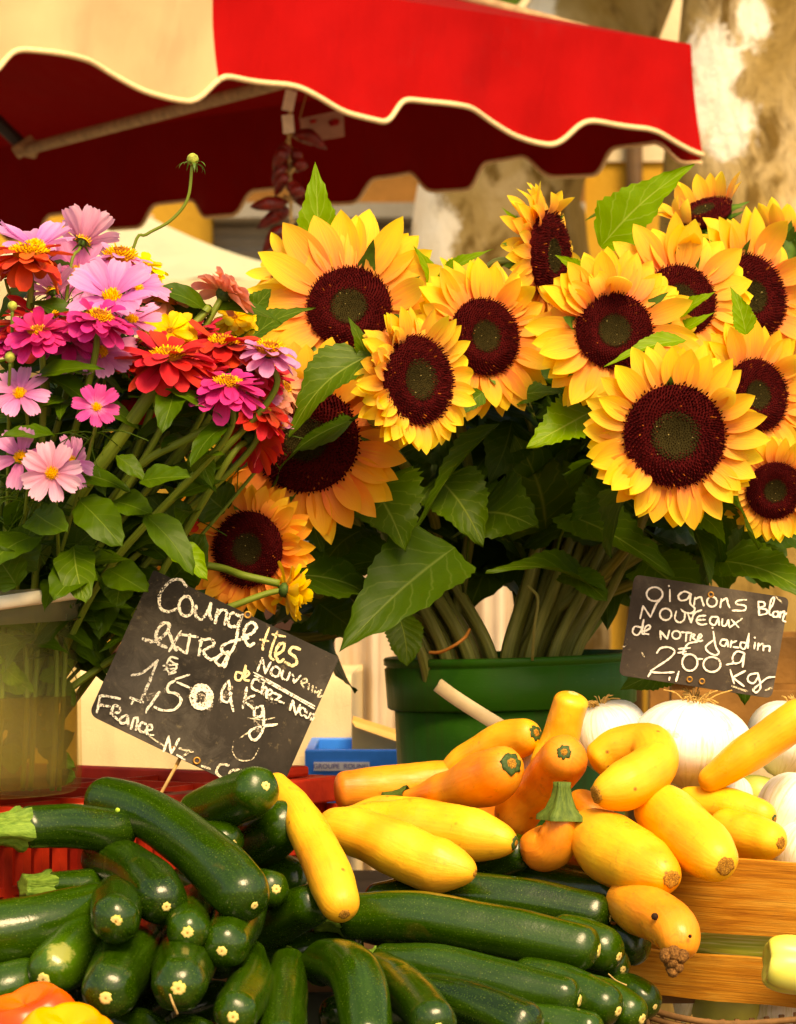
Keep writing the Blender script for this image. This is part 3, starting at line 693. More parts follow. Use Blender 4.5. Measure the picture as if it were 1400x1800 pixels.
# ---- plane trees
def m_bark(name, off, spots):
    m, nt, out = newmat(name); raw = objco(nt, False); co = N(nt, 'VectorMath', {0: raw, 1: off}, operation='ADD').outputs[0]
    st = N(nt, 'Mapping', {'Vector': co, 'Scale': (1, 1, .55)}).outputs[0]
    a = noise(nt, 2.6, st, 5, .55, .7); b = noise(nt, 8, st, 6, .7, .5)
    c = ramp(nt, a, [(.30, (.13, .075, .018)), (.43, (.30, .19, .05)), (.54, (.45, .32, .13)), (.66, (.66, .52, .30))])
    c = mixc(nt, ramp(nt, b, [(.50, 0), (.60, 1)]), c, (.15, .085, .018))
    c = mixc(nt, math_(nt, 'MULTIPLY', noise(nt, 30, st, 5, .7), .35), c, (.22, .14, .04))
    wob = math_(nt, 'MULTIPLY', math_(nt, 'SUBTRACT', noise(nt, 11, co, 8, .75), .5), 2.6)
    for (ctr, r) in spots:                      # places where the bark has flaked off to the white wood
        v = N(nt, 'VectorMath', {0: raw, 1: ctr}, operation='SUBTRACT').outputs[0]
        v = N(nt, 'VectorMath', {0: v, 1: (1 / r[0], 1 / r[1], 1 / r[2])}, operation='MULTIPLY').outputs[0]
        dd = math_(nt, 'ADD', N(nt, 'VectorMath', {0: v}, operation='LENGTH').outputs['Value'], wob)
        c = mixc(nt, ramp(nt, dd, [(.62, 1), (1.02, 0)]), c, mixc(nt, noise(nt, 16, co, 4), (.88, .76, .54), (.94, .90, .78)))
    pbsdf(nt, out, c, .85, .15, bump(nt, math_(nt, 'ADD', a, math_(nt, 'MULTIPLY', b, .6)), .8, .05)); return m
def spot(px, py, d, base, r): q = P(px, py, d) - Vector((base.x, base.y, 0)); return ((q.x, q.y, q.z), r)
def trunk(mb, pts, rads, seed):
    rng = random.Random(seed); c = catmull(pts, 60); fr = frames(c); rows = []
    tab = [(i / (len(rads) - 1), r) for i, r in enumerate(rads)]; ph = [rng.random() * 6 for _ in range(4)]
    for i, (p, (t, a, b)) in enumerate(zip(c, fr)):
        s = i / (len(c) - 1); r = prof(tab, s)
        rows.append([p + (a * math.cos(x) + b * math.sin(x)) * r * (1 + .06 * math.sin(2 * x + ph[0] + 3 * s) + .04 * math.sin(3 * x + ph[1] + 7 * s) + .025 * math.sin(5 * x + ph[2] - 11 * s)) for x in [2 * math.pi * j / 40 for j in range(41)]])
    mb.grid(rows, flip=True)
M_TLEAF = m_leaf('plane_leaf', (.06, .13, .012), (.12, .24, .02), (.16, .26, .06), nv=4)
def plane_tree(label, path, rads, limbs, crown_c, crown_r, nleaf, seed, low=(), spots=()):
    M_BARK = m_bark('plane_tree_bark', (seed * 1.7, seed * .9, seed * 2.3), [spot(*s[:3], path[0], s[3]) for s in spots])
    t = thing('plane_tree', label, 'tree', Vector((path[0].x, path[0].y, 0)), 'plane trees behind the stalls')
    mb = MB(); trunk(mb, path, rads, seed); tr = mb.build('trunk', M_BARK, t)
    for pts, r in limbs:
        mb = MB(); trunk(mb, pts, r, seed + 5); mb.build('limb', M_BARK, t)
    rng = random.Random(seed); mb = MB()
    for i in range(nleaf):
        while True:
            q = Vector((rng.uniform(-1, 1), rng.uniform(-1, 1), rng.uniform(-1, 1)))
            if .25 < q.length < 1: break
        k = rng.uniform(.15, .25)
        b = crown_c + Vector((q.x * crown_r[0], q.y * crown_r[1], q.z * crown_r[2])); dv = Vector((rng.uniform(-1, 1), rng.uniform(-1, 1), rng.uniform(-1, .2))).normalized()
        e = dv; n = Vector((rng.uniform(-1, 1), rng.uniform(-1, 1), 1)); n = (n - e * n.dot(e)).normalized(); s_ = e.cross(n)
        mb.grid([[b, b, b], [b + e * k * .35 - s_ * k * .45, b + e * k * .4 - n * .02, b + e * k * .35 + s_ * k * .45], [b + e * k * .7 - s_ * k * .3, b + e * k * .75 - n * .02, b + e * k * .7 + s_ * k * .3], [b + e * k] * 3])
    for (px, py, d, qx, qy) in low:
        leaf(mb, P(px, py, d), P(qx, qy, d), .10, (0, -1, .2), .1, .05, .05, 'oval', rng=rng)
    mb.build('crown', M_TLEAF, t); return t
g0 = lambda p: Vector((p.x, p.y, -.02))
pa = [g0(P(905, 500, 9.2)), P(900, 760, 9.2), P(872, 420, 9.2), P(905, 260, 9.2), P(1055, 20, 9.3), P(1150, -260, 9.4), P(1180, -700, 9.5)]
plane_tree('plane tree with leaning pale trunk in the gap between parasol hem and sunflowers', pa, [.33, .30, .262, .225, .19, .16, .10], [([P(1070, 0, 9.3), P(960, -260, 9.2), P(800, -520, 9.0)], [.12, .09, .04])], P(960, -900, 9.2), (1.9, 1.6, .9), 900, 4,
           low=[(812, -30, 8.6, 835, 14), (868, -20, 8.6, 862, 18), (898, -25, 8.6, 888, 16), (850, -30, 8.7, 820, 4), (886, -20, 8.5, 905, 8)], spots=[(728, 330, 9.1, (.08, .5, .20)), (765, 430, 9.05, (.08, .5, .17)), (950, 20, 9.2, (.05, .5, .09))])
pb = [g0(P(1425, 500, 8.0)), P(1425, 800, 8.0), P(1420, 400, 8.0), P(1415, 150, 8.0), P(1425, -200, 8.1), P(1450, -700, 8.3)]
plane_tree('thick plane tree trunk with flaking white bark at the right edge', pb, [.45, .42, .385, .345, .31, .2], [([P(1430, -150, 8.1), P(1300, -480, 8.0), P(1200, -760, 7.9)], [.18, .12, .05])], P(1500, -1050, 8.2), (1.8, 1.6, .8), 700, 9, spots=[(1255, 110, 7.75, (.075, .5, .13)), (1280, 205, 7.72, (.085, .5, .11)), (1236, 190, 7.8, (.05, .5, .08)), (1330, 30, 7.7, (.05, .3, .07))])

# ---- building across the square
def wallmat(name, col, sc_=2.0): return m_plain(name, col, .85, .15, sc_, .18, .4, 40, .01)
YB = 12.0
t_b = thing('building', 'ochre shop building with brown fascia and grey shutter across the square', 'building', Vector((0, YB, 0)))
def fac(px0, px1, y0, y1, d, dep, name, mat, bevel=.01):
    a = P(px0, y1, d); b = P(px1, y0, d); mb = MB()
    mb.box(((a.x + b.x) / 2, d + dep / 2, (a.z + b.z) / 2), abs(b.x - a.x), dep, abs(b.z - a.z)); return mb.build(name, mat, t_b, smooth=False, bevel=bevel)
def facz(px0, px1, z0, z1, d, dep, name, mat):
    a = P(px0, 900, d).x; b = P(px1, 900, d).x; mb = MB(); mb.box(((a + b) / 2, d + dep / 2, (z0 + z1) / 2), b - a, dep, z1 - z0); return mb.build(name, mat, t_b, smooth=False)
M_OCH = wallmat('ochre_render', (.62, .34, .045)); M_PALE = wallmat('pale_render', (.68, .56, .36))
zf1, zf0 = P(700, 282, YB).z, P(700, 360, YB).z
facz(-2200, 372, 0, zf1, YB + .02, .3, 'wall', M_OCH); facz(1030, 3200, 0, zf1, YB + .02, .3, 'wall', M_OCH)
facz(-2200, 3200, zf1, 6.5, YB, .32, 'upper_wall', M_PALE)
facz(372, 1030, zf0, zf1, YB - .06, .3, 'fascia', m_plain('brown_fascia_wood', (.34, .15, .035), .7, .2, 5, .35, .3, 30, .01))
facz(372, 1030, zf0 - .06, zf0, YB - .10, .3, 'lintel', wallmat('pale_grey_lintel', (.42, .38, .30)))
mb = MB(); x0, x1 = P(372, 900, YB).x, P(1030, 900, YB).x
rows = []; zt = zf0 - .06; nsl = 60
for k in range(nsl + 1):
    z = zt * (1 - k / nsl); rows += [[(x0, YB + .1 + .02, z), (x1, YB + .1 + .02, z)], [(x0, YB + .1, z - zt / nsl * .5), (x1, YB + .1, z - zt / nsl * .5)]]
mb.grid(rows[:-1]); mb.build('roller_shutter', m_plain('grey_shutter', (.30, .27, .22), .5, .4, 6, .15, .1), t_b, smooth=False)
mb = MB(); dx = P(1115, 300, YB).x; tube(mb, [(dx, YB - .04, 0), (dx, YB - .04, 5.5)], .035, 10); mb.build('drainpipe', m_plain('brown_pipe', (.12, .06, .018), .5, .4, 20, .2), t_b)

# ---- pale green parasol of the next stall
M_PGREEN = m_cloth('pale_green_canvas', (.70, .70, .50), .35); M_PCREAM = m_cloth('pale_cream_canvas', (.78, .66, .42), .25)
ap = P(255, 378, 7.9); fl, fr_ = P(-420, 492, 7.1), P(610, 492, 7.1); bl, br = Vector((fl.x, 9.3, fl.z)), Vector((fr_.x, 9.3, fr_.z))
t_p = thing('market_parasol', 'pale green parasol of the next stall with plain cream valance', 'parasol', Vector((ap.x, (fl.y + 9.3) / 2, 0)))
mb = MB()
for a, b in ((fl, fr_), (fr_, br), (br, bl), (bl, fl)):
    mb.grid([[a.lerp(b, j / 16).lerp(ap, v / 12) - Vector((0, 0, .03 * math.sin(math.pi * v / 12) + .012 * math.sin(j * 1.9) * (1 - v / 12))) for j in range(17)] for v in range(13)])
mb.build('canopy', M_PGREEN, t_p)
mb = MB()
for a, b in ((fl, fr_), (fr_, br), (br, bl), (bl, fl)):
    mb.grid([[a.lerp(b, j / 40) + Vector((0, .012 * math.sin(j * .9) * v, -.20 * v)) for j in range(41)] for v in (0, .35, .7, 1)])
mb.build('valance', M_PCREAM, t_p)
mb = MB(); tube(mb, [(ap.x, ap.y, 0), (ap.x, ap.y, ap.z)], .025, 10); mb.build('pole', M_POLE, t_p)

# ---- string of dried peppers hanging under the red parasol
M_PEP = m_plain('dried_pepper', (.17, .009, .005), .35, .45, 60, .6, .5, 150, .004)
M_STR = m_plain('raffia_string', (.55, .36, .14), .7, .2, 200, .3)
M_TAGP = m_plain('paper_tag', (.90, .84, .68), .7, .2, 90, .1, 0)
DP = 5.0
t_s = thing('pepper_string', 'string of dark dried peppers with paper tags hanging under the red parasol', 'pepper string', P(512, 500, DP))
mb = MB(); tube(mb, [P(512, 128, DP), P(510, 200, DP), P(508, 260, DP), P(512, 380, DP), P(506, 510, DP)], .003, 6); mb.build('string', M_STR, t_s)
for i, (px, py, hw, hh, rot) in enumerate([(509, 177, 10, 18, 12), (507, 218, 10, 16, -5)]):
    mb = MB(); mb.box(P(px, py, DP - .01 * (i + 1)), mp(hw * 2, DP), .003, mp(hh * 2, DP), Matrix.Rotation(R(rot), 3, 'Y')); mb.build('paper_tag', M_TAGP, t_s, smooth=False)
rng = random.Random(5)
for i, (ax, ay, bx, by) in enumerate([(515, 238, 575, 262), (525, 245, 548, 255), (508, 270, 482, 300), (512, 262, 528, 292), (505, 290, 480, 325), (515, 295, 542, 292), (508, 310, 484, 345), (514, 318, 520, 350), (506, 355, 440, 364), (516, 350, 590, 372), (510, 372, 452, 402), (508, 376, 478, 385), (506, 400, 462, 446), (512, 410, 540, 440), (505, 430, 470, 470), (510, 440, 530, 490), (512, 335, 535, 345), (505, 255, 497, 285)]):
    d = DP + rng.uniform(-.03, .03); a, b = P(ax, ay, d), P(bx, by, d + rng.uniform(-.02, .02)); m_ = a.lerp(b, .5) + Vector((0, -.01, rng.uniform(0, .012)))
    mb = MB(); tube(mb, [a, a.lerp(m_, .4), m_, m_.lerp(b, .6), b], [.003, .0105, .0125, .008, .0015], 8, 14)
    p_ = mb.build('pepper', M_PEP, t_s)
    if i % 3 == 0:
        mb = MB(); tube(mb, [a, a + (a - b).normalized() * .018], .0028, 6); mb.build('pepper_stalk', M_STR, p_)

# ---- card hanging in the shade of the parasol
M_CARD = m_plain('faded_pink_card', (.50, .28, .20), .8, .15, 30, .2, .1)
mb = MB(); o = P(570, 222, 5.5); cx_ = [P(527, 209, 5.5), P(604, 193, 5.5), P(606, 240, 5.5), P(532, 252, 5.5)]
f0 = [q + Vector((0, -.003, 0)) for q in cx_]; mb.grid([[cx_[0], cx_[1]], [cx_[3], cx_[2]]]); mb.grid([[f0[0], f0[1]], [f0[3], f0[2]]], flip=True)
for i in range(4): mb.grid([[cx_[i], cx_[(i + 1) % 4]], [f0[i], f0[(i + 1) % 4]]])
crd = thing('price_card', 'faded pinkish card hanging behind the string of peppers', 'card', o); mb.build('card', M_CARD, crd, smooth=False)
mb = MB(); tube(mb, [P(527, 209, 5.5), P(560, 90, 5.6)], .0012, 5); tube(mb, [P(604, 193, 5.5), P(575, 90, 5.6)], .0012, 5); mb.build('cord', M_STR, crd)
mb = MB()
for pl in ([(578, 217), (590, 212), (597, 214)], [(580, 220), (596, 216)], [(545, 215), (556, 212)]):
    tube(mb, [P(x, y, 5.49) for x, y in pl], .0035, 6)
mb.build('writing', MAT['red'], crd)

# ---- the stall behind: cloth, shelves, boxes
M_SHEET = m_cloth('cream_table_cloth', (.80, .62, .34), .15)
def rbox(px0, px1, y0, y1, d, dep, mat, name, label, cat, bevel=.01, group=None, parts=None):
    a = P(px0, y1, d); b = P(px1, y0, d); mb = MB()
    mb.box(((a.x + b.x) / 2, (a.y + b.y) / 2 + dep / 2, (a.z + b.z) / 2), abs(b.x - a.x), dep, abs(b.z - a.z)); o = mb.build(name, mat, None, smooth=False, bevel=bevel)
    return tag(o, label, cat, group)
# cloth-covered counter: draped sheet with folds
def draped(px0, px1, ytop, ybot, d, dep, mat, name, label, cat, seed, amp=.012):
    rng = random.Random(seed); a = P(px0, ytop, d); b = P(px1, ytop, d); zb = P(px0, ybot, d).z; n = 60; rows = []
    path = [(dep, 0), (dep * .5, .001), (.02, 0), (.006, -.003), (0, -.012), (-.004, -.04), (-.006, (zb - a.z) * .6), (-.010, zb - a.z)]
    for k, (yy, zz) in enumerate(path):
        row = []
        for j in range(n + 1):
            x = lerp(a.x, b.x, j / n); f = min(1, abs(zz) / .05)
            row.append(Vector((x, a.y + yy - f * amp * (math.sin(j * .62 + seed) + .6 * math.sin(j * 1.37 + 1)), a.z + zz + (.004 * math.sin(j * .4) if k < 3 else 0))))
        rows.append(row)
    mb = MB(); mb.grid(rows); e = [r[-1] for r in rows]
    mb.grid([e, [Vector((p.x + .01, a.y + dep, min(p.z, a.z))) for p in e]])
    mb.grid([[r[0] for r in rows], [Vector((r[0].x, a.y + dep, r[0].z)) for r in rows]])
    return tag(mb.build(name, mat), label, cat)
draped(-140, 618, 1183, 1620, 3.55, .42, M_SHEET, 'covered_counter', 'cream cloth covered counter behind the courgette sign', 'counter', 3, .003)
draped(590, 1010, 965, 1600, 3.95, .02, m_cloth('greige_cloth', (.62, .50, .36), .15), 'cloth_screen', 'greyish cream cloth hanging behind the green bucket', 'cloth', 8, .022)
M_DARKW = m_plain('dark_brown_shelf', (.045, .018, .010), .7, .2, 12, .4, .2)
sh = thing('shelf_unit', 'dark brown shelf unit behind the clear bucket', 'shelf', P(240, 1600, 4.35))
def shb(px0, px1, y0, y1, d, dep, name, mat=M_DARKW):
    a = P(px0, y1, d); b = P(px1, y0, d); mb = MB(); mb.box(((a.x + b.x) / 2, a.y + dep / 2, (a.z + b.z) / 2), abs(b.x - a.x), dep, abs(b.z - a.z)); mb.build(name, mat, sh, smooth=False, bevel=.003)
shb(-300, 640, 980, 1560, 4.5, .02, 'back_panel'); shb(-300, 640, 1133, 1148, 4.1, .4, 'shelf'); shb(-300, 640, 1170, 1185, 4.1, .4, 'shelf'); shb(-300, -280, 980, 1560, 4.1, .4, 'side_panel'); shb(620, 640, 980, 1560, 4.1, .4, 'side_panel')
M_OCHB = m_plain('ochre_box', (.62, .36, .06), .7, .2, 8, .2, .2)
def open_tray(px0, px1, y0, y1, d, dep, mat, name, label, cat, th=.008, group=None):
    a = P(px0, y1, d); b = P(px1, y0, d); x0, x1, z0, z1 = a.x, b.x, a.z, b.z; y = a.y
    t = thing(name, label, cat, Vector(((x0 + x1) / 2, y + dep / 2, z0)), group)
    for nm, c, s in (('front_panel', ((x0 + x1) / 2, y + th / 2, (z0 + z1) / 2), (x1 - x0, th, z1 - z0)), ('back_panel', ((x0 + x1) / 2, y + dep - th / 2, (z0 + z1) / 2), (x1 - x0, th, z1 - z0)),
                     ('side_panel', (x0 + th / 2, y + dep / 2, (z0 + z1) / 2), (th, dep - 2 * th - .001, z1 - z0)), ('side_panel', (x1 - th / 2, y + dep / 2, (z0 + z1) / 2), (th, dep - 2 * th - .001, z1 - z0)),
                     ('bottom', ((x0 + x1) / 2, y + dep / 2, z0 + th / 2), (x1 - x0 - 2 * th - .001, dep - 2 * th - .001, th))):
        mb = MB(); mb.box(c, *s); mb.build(nm, mat, t, smooth=False, bevel=.002)
    return t
open_tray(40, 330, 1090, 1132, 4.12, .3, M_OCHB, 'tray', 'shallow ochre tray on the shelf between clear bucket and courgette sign', 'tray')
open_tray(30, 360, 1152, 1170, 4.12, .3, m_plain('dark_red_plastic', (.10, .004, .004), .4, .4, 20, .2), 'tray', 'flat dark red tray on the shelf just above the cream counter', 'tray')
M_BLUE = m_plain('blue_plastic', (.008, .22, .78), .4, .3, 20, .15, .1)
tb = open_tray(536, 780, 1318, 1420, 3.3, .24, M_BLUE, 'plastic_crate', 'blue plastic crate with white label behind the red crate', 'crate', .010)
mb = MB(); q = P(601, 1347, 3.3); mb.box((q.x, q.y - .001, q.z), mp(98, 3.3), .002, mp(15, 3.3)); lb = mb.build('paper_label', m_plain('white_label', (.80, .76, .74), .5, .3, 90, .05, 0), tb, smooth=False)
def font(txt, size, loc, rot, mat, parent, name='lettering'):
    cu = bpy.data.curves.new(name, 'FONT'); cu.body = txt; cu.size = size; cu.align_x = 'CENTER'; cu.align_y = 'CENTER'; cu.extrude = .0002
    tmp = bpy.data.objects.new('tmp', cu); COL.objects.link(tmp); dg = bpy.context.evaluated_depsgraph_get(); me = bpy.data.meshes.new_from_object(tmp.evaluated_get(dg)); bpy.data.objects.remove(tmp)
    o = bpy.data.objects.new(name, me); COL.objects.link(o); me.materials.clear(); me.materials.append(mat); o.parent = parent; o.location = Vector(loc) - wloc(parent); o.rotation_euler = rot; return o
font('GROUPE  ROUNEL', mp(12, 3.3), (q.x, q.y - .0026, q.z), (R(90), 0, 0), m_plain('blue_grey_ink', (.22, .20, .42), .6, .2, 50, .1, 0), lb)
open_tray(525, 640, 1302, 1420, 3.56, .2, M_BLUE, 'plastic_crate', 'second blue plastic crate behind the labelled blue crate', 'crate', .010)
M_CARTON = m_plain('carton', (.82, .48, .14), .8, .15, 12, .15, .15)
cb = thing('carton', 'open brown carton standing in the labelled blue crate beside the green bucket', 'box', P(690, 1400, 3.42))
a, b = P(619, 1322, 3.42), P(790, 1266, 3.42); zb = P(619, 1400, 3.42).z
mb = MB(); mb.grid([[(a.x, a.y, zb), (b.x, a.y, zb)], [(a.x, a.y, b.z), (b.x, a.y, b.z - .035)]]); mb.grid([[(a.x, a.y + .10, zb), (b.x, a.y + .10, zb)], [(a.x, a.y + .10, b.z), (b.x, a.y + .10, b.z - .035)]])
mb.grid([[(a.x, a.y, zb), (a.x, a.y + .10, zb)], [(a.x, a.y, b.z), (a.x, a.y + .10, b.z)]]); mb.build('walls', M_CARTON, cb, smooth=False)
mb = MB(); mb.grid([[(a.x, a.y - .002, b.z), (b.x, a.y - .002, b.z - .035)], [(a.x + .004, a.y - .03, b.z - .006), (b.x, a.y - .03, b.z - .044)]]); mb.build('flap', M_CARTON, cb, smooth=False)
# golden wooden crates behind the onion sign
M_WOOD2 = m_plain('rough_golden_wood', (.24, .11, .025), .75, .2, 9, .5, .4, 60, .004)
for k, (y0, y1, lab) in enumerate([(1112, 1300, 'rough brown wooden crate behind the white onions and their sign')]):
    t = thing('wooden_crate', lab, 'crate', P(1390, y1, 3.5))
    a, b = P(1180, y1, 3.5), P(1620, y0, 3.5)
    for s in range(2):
        z0 = lerp(a.z, b.z, s / 2 + .02); z1 = lerp(a.z, b.z, s / 2 + .46)
        for yy in (0, .3):
            mb = MB(); mb.box(((a.x + b.x) / 2, a.y + yy, (z0 + z1) / 2), b.x - a.x, .008, z1 - z0); mb.build('slat', M_WOOD2, t, smooth=False, bevel=.001)
    for xx in (a.x + .015, b.x - .015):
        mb = MB(); mb.box((xx, a.y + .02, (a.z + b.z) / 2), .028, .030, b.z - a.z); mb.build('corner_post', M_WOOD2, t, smooth=False)
    mb = MB(); mb.box(((a.x + b.x) / 2, a.y + .15, a.z + .004), b.x - a.x, .28, .008); mb.build('bottom', M_WOOD2, t, smooth=False)
# ================================================================== STALL FURNITURE
M_TW = m_plain('bench_wood', (.16, .09, .04), .75, .2, 10, .3, .2)
tt = thing('display_bench', 'two level wooden bench under the crates', 'bench', Vector((0, 2.6, 0)))
mb = MB(); mb.box((0, 2.28, .905), 1.9, .62, .03); mb.build('bench_top', M_TW, tt, smooth=False)
mb = MB(); mb.box((0, 3.02, 1.085), 1.9, .85, .03); mb.build('bench_top', M_TW, tt, smooth=False)
for x in (-.9, .9):
    for y, h in ((2.02, .89), (2.55, .89), (2.64, 1.07), (3.40, 1.07)):
        mb = MB(); mb.box((x, y, h / 2), .05, .05, h); mb.build('leg', M_TW, tt, smooth=False)

# ---- red plastic crate lying upside down
M_RP = m_plain('red_crate_plastic', (.43, .028, .011), .5, .25, 25, .3, .2, 120, .002, col2=(.26, .010, .005))
K = P(600, 1363, 2.8); E1 = Vector((-.5, -.866, 0)); E2 = Vector((-.866, .5, 0)); UP = Vector((0, 0, 1)); ZT = K.z
CH = ZT - 1.102
rot = Matrix((E1, E2, UP)).transposed()
def cl(a, b, z): return Vector((K.x, K.y, ZT)) + E1 * a + E2 * b + UP * z
tr_ = thing('plastic_crate', 'red plastic crate turned upside down under the clear bucket', 'crate', cl(.3, .2, -CH))
mb = MB(); LN, WD = .62, .40
for b in (.008, WD - .008): mb.box(cl(LN / 2, b, -.012), LN, .016, .024, rot)
for a in (.008, LN - .008): mb.box(cl(a, WD / 2, -.012), .016, WD - .033, .024, rot)
mb.box(cl(LN / 2, .022, -.006), LN - .034, .012, .010, rot)
mb.build('rim', M_RP, tr_, smooth=False, bevel=.002)
mb = MB()
for k in range(1, 6): mb.box(cl(LN * k / 6, WD / 2, -.014), .0035, WD - .034, .020, rot)
for k in range(1, 4): mb.box(cl(LN / 2, WD * k / 4, -.0155), LN - .034, .0035, .020, rot)
mb.build('lattice_base', M_RP, tr_, smooth=False)
mb = MB(); n = 21
for side in (.006, WD - .006):
    mb.box(cl(LN / 2 + .05, side, -CH + .022), LN - .12, .008, .04, rot)
    mb.box(cl(LN / 2 + .05, side, -.062), LN - .12, .0072, .007, rot)
    for k in range(n): mb.box(cl(.118 + (LN - .13) * k / (n - 1), side, -CH / 2), .0105, .0076, CH - .05, rot)
mb.build('slotted_side', M_RP, tr_, smooth=False)
mb = MB()
for side, inn in ((.006, 1), (WD - .006, -1)):
    mb.box(cl(.052, side + inn * .010, -CH / 2 - .01), .10, .004, CH - .03, rot); mb.box(cl(.106, side, -CH / 2 - .012), .008, .012, CH - .028, rot); mb.box(cl(.004, side, -CH / 2 - .012), .008, .012, CH - .028, rot)
    mb.box(cl(.055, side, -.066), .094, .012, .006, rot); mb.build('corner_panel', M_RP, tr_, smooth=False, bevel=.001); mb = MB()
for a in (.004, LN - .004):
    mb = MB(); mb.box(cl(a, WD / 2, -CH / 2 - .013), .006, WD - .03, CH - .028, rot); mb.build('end_panel', M_RP, tr_, smooth=False, bevel=.001)
mb = MB()
for a in (.05, LN - .05):
    for b in (.03, WD - .03):
        mb.box(cl(a, b, .005), .055, .018, .010, rot)
mb.build('stacking_lugs', M_RP, tr_, smooth=False, bevel=.003)

# ---- courgette crate (dark green plastic, buried in courgettes)
M_DG = m_plain('dark_crate_plastic', (.012, .018, .010), .5, .3, 25, .3, .2)
t = thing('plastic_crate', 'dark plastic crate buried under the heaped courgettes', 'crate', Vector((-.11, 2.32, .92)))
mb = MB(); mb.box((-.11, 2.40, .93), .66, .40, .012); mb.build('bottom', M_DG, t, smooth=False)
mb = MB(); mb.box((-.11, 2.595, 1.01), .66, .012, .14); mb.build('side_panel', M_DG, t, smooth=False)
mb = MB(); mb.box((-.11, 2.205, 1.0), .66, .012, .12); mb.build('side_panel', M_DG, t, smooth=False)

# ---- clear bucket with water
def m_clear(name, tint, body, fac, rough=.25):
    m, nt, out = newmat(name); co = objco(nt)
    tr = N(nt, 'BsdfTransparent', {0: c4(tint)})
    n = noise(nt, 18, co, 5, .6); st = noise(nt, 1, uvco(nt, 60, 2), 3)
    c = mixc(nt, n, tuple(x * .7 for x in body), body)
    b = N(nt, 'BsdfPrincipled', {'Roughness': rough, 'Specular IOR Level': .5}); nt.links.new(c, b.inputs['Base Color'])
    tl = N(nt, 'BsdfTranslucent'); nt.links.new(c, tl.inputs[0])
    mx = N(nt, 'MixShader', {0: .5, 1: b.outputs[0], 2: tl.outputs[0]})
    f = math_(nt, 'ADD', fac - .08, math_(nt, 'MULTIPLY', math_(nt, 'ADD', n, st), .10))
    o = N(nt, 'MixShader', {0: f, 1: tr.outputs[0], 2: mx.outputs[0]}); nt.links.new(o.outputs[0], out.inputs[0]); return m
BC = P(-104, 1420, 2.565); BZ = ZT + .003; BR = .122
ztop = P(150, 1050, 2.565).z; zcol = P(150, 1100, 2.565).z
tilt = Vector((-.055, 0, 1)).normalized()
tbk = thing('clear_bucket', 'cloudy see-through plastic bucket of zinnias and cosmos on the red crate', 'bucket', Vector((BC.x, BC.y, BZ)))
o = Vector((BC.x, BC.y, BZ))
M_CL = m_clear('cloudy_clear_plastic', (.97, .96, .88), (.58, .55, .19), .13)
M_CL2 = m_clear('thick_clear_rim', (.94, .92, .78), (.58, .54, .32), .45)
mb = MB(); lathe(mb, o, (0, 0, 1), [(.0, .02), (.0, BR - .006), (.004, BR - .001), (.02, BR), (ztop - BZ, BR - .003), (ztop - BZ, BR - .006), (.022, BR - .003), (.006, BR - .006), (.004, .02)], 64); mb.build('wall', M_CL, tbk)
mb = MB(); lathe(mb, Vector((BC.x, BC.y, zcol)) , tilt, [(0, BR + .001), (-.001, BR + .0045), (.022, BR + .0055), (ztop - zcol + .002, BR + .006), (ztop - zcol + .003, BR - .004)], 64); mb.build('rim_band', M_CL2, tbk)
mb = MB(); pts = []
for k in range(15):
    a = R(-160 + 140 * k / 14); pts.append(Vector((BC.x + (BR + .010) * math.cos(a), BC.y + (BR + .010) * math.sin(a), lerp(P(0, 1086, 2.5).z, P(92, 1056, 2.5).z, (math.cos(a) * BR + .02) / .09) if True else 0)))
tube(mb, pts, .0060, 8); hd = mb.build('handle', m_plain('white_plastic_handle', (.90, .82, .60), .45, .4, 60, .1, .1), tbk)
zw = P(60, 1232, 2.45).z
mb = MB(); lathe(mb, o + Vector((0, 0, .0065)), (0, 0, 1), [(0, .001), (0, BR - .0075), (.016, BR - .0042), (zw - BZ - .0065, BR - .0046), (zw - BZ - .0065, .001)], 48)
wt = mb.build('water', m_clear('murky_water', (.84, .70, .36), (.30, .17, .016), .36, .1)); tag(wt, 'murky brown water standing in the clear bucket', 'water', None, 'stuff')

# ---- green bucket
def m_scuffed(name, col, worn, dirt):
    m, nt, out = newmat(name); co = objco(nt)
    c = mixc(nt, noise(nt, 9, co, 4, .6), tuple(x * .72 for x in col), tuple(x * 1.2 for x in col))
    sc_ = noise(nt, 1, N(nt, 'Mapping', {'Vector': co, 'Scale': (60, 60, 420), 'Rotation': (.3, .2, 0)}).outputs[0], 5, .7, .8)
    c = mixc(nt, math_(nt, 'MULTIPLY', ramp(nt, sc_, [(.62, 0), (.70, 1)]), .5), c, worn)
    st = noise(nt, 1, N(nt, 'Mapping', {'Vector': co, 'Scale': (55, 55, 4)}).outputs[0], 5, .65, .4)
    c = mixc(nt, math_(nt, 'MULTIPLY', ramp(nt, st, [(.52, 0), (.72, 1)]), .55), c, dirt)
    sp_ = noise(nt, 150, co, 4, .7); c = mixc(nt, math_(nt, 'MULTIPLY', ramp(nt, sp_, [(.64, 0), (.72, 1)]), .5), c, dirt)
    b = pbsdf(nt, out, c, .5, .2, bump(nt, math_(nt, 'ADD', sc_, noise(nt, 25, co)), .2, .001)); nt.links.new(ramp(nt, st, [(.35, .38), (.7, .7)]), b.inputs['Roughness']); return m
M_GB = m_scuffed('green_bucket_plastic', (.020, .125, .006), (.09, .22, .04), (.06, .075, .015))
GD = 2.98; GC = P(900, 1150, GD); zr = GC.z; zc = P(900, 1237, GD).z; zb_ = 1.102
tg = thing('green_bucket', 'dark green plastic bucket holding the cut sunflowers', 'bucket', Vector((GC.x, GC.y, zb_)))
gx = Vector((.045, 0, 1)).normalized(); r1 = mp(222, GD)
o = Vector((GC.x, GC.y, zb_))
mb = MB(); H = zr - zb_
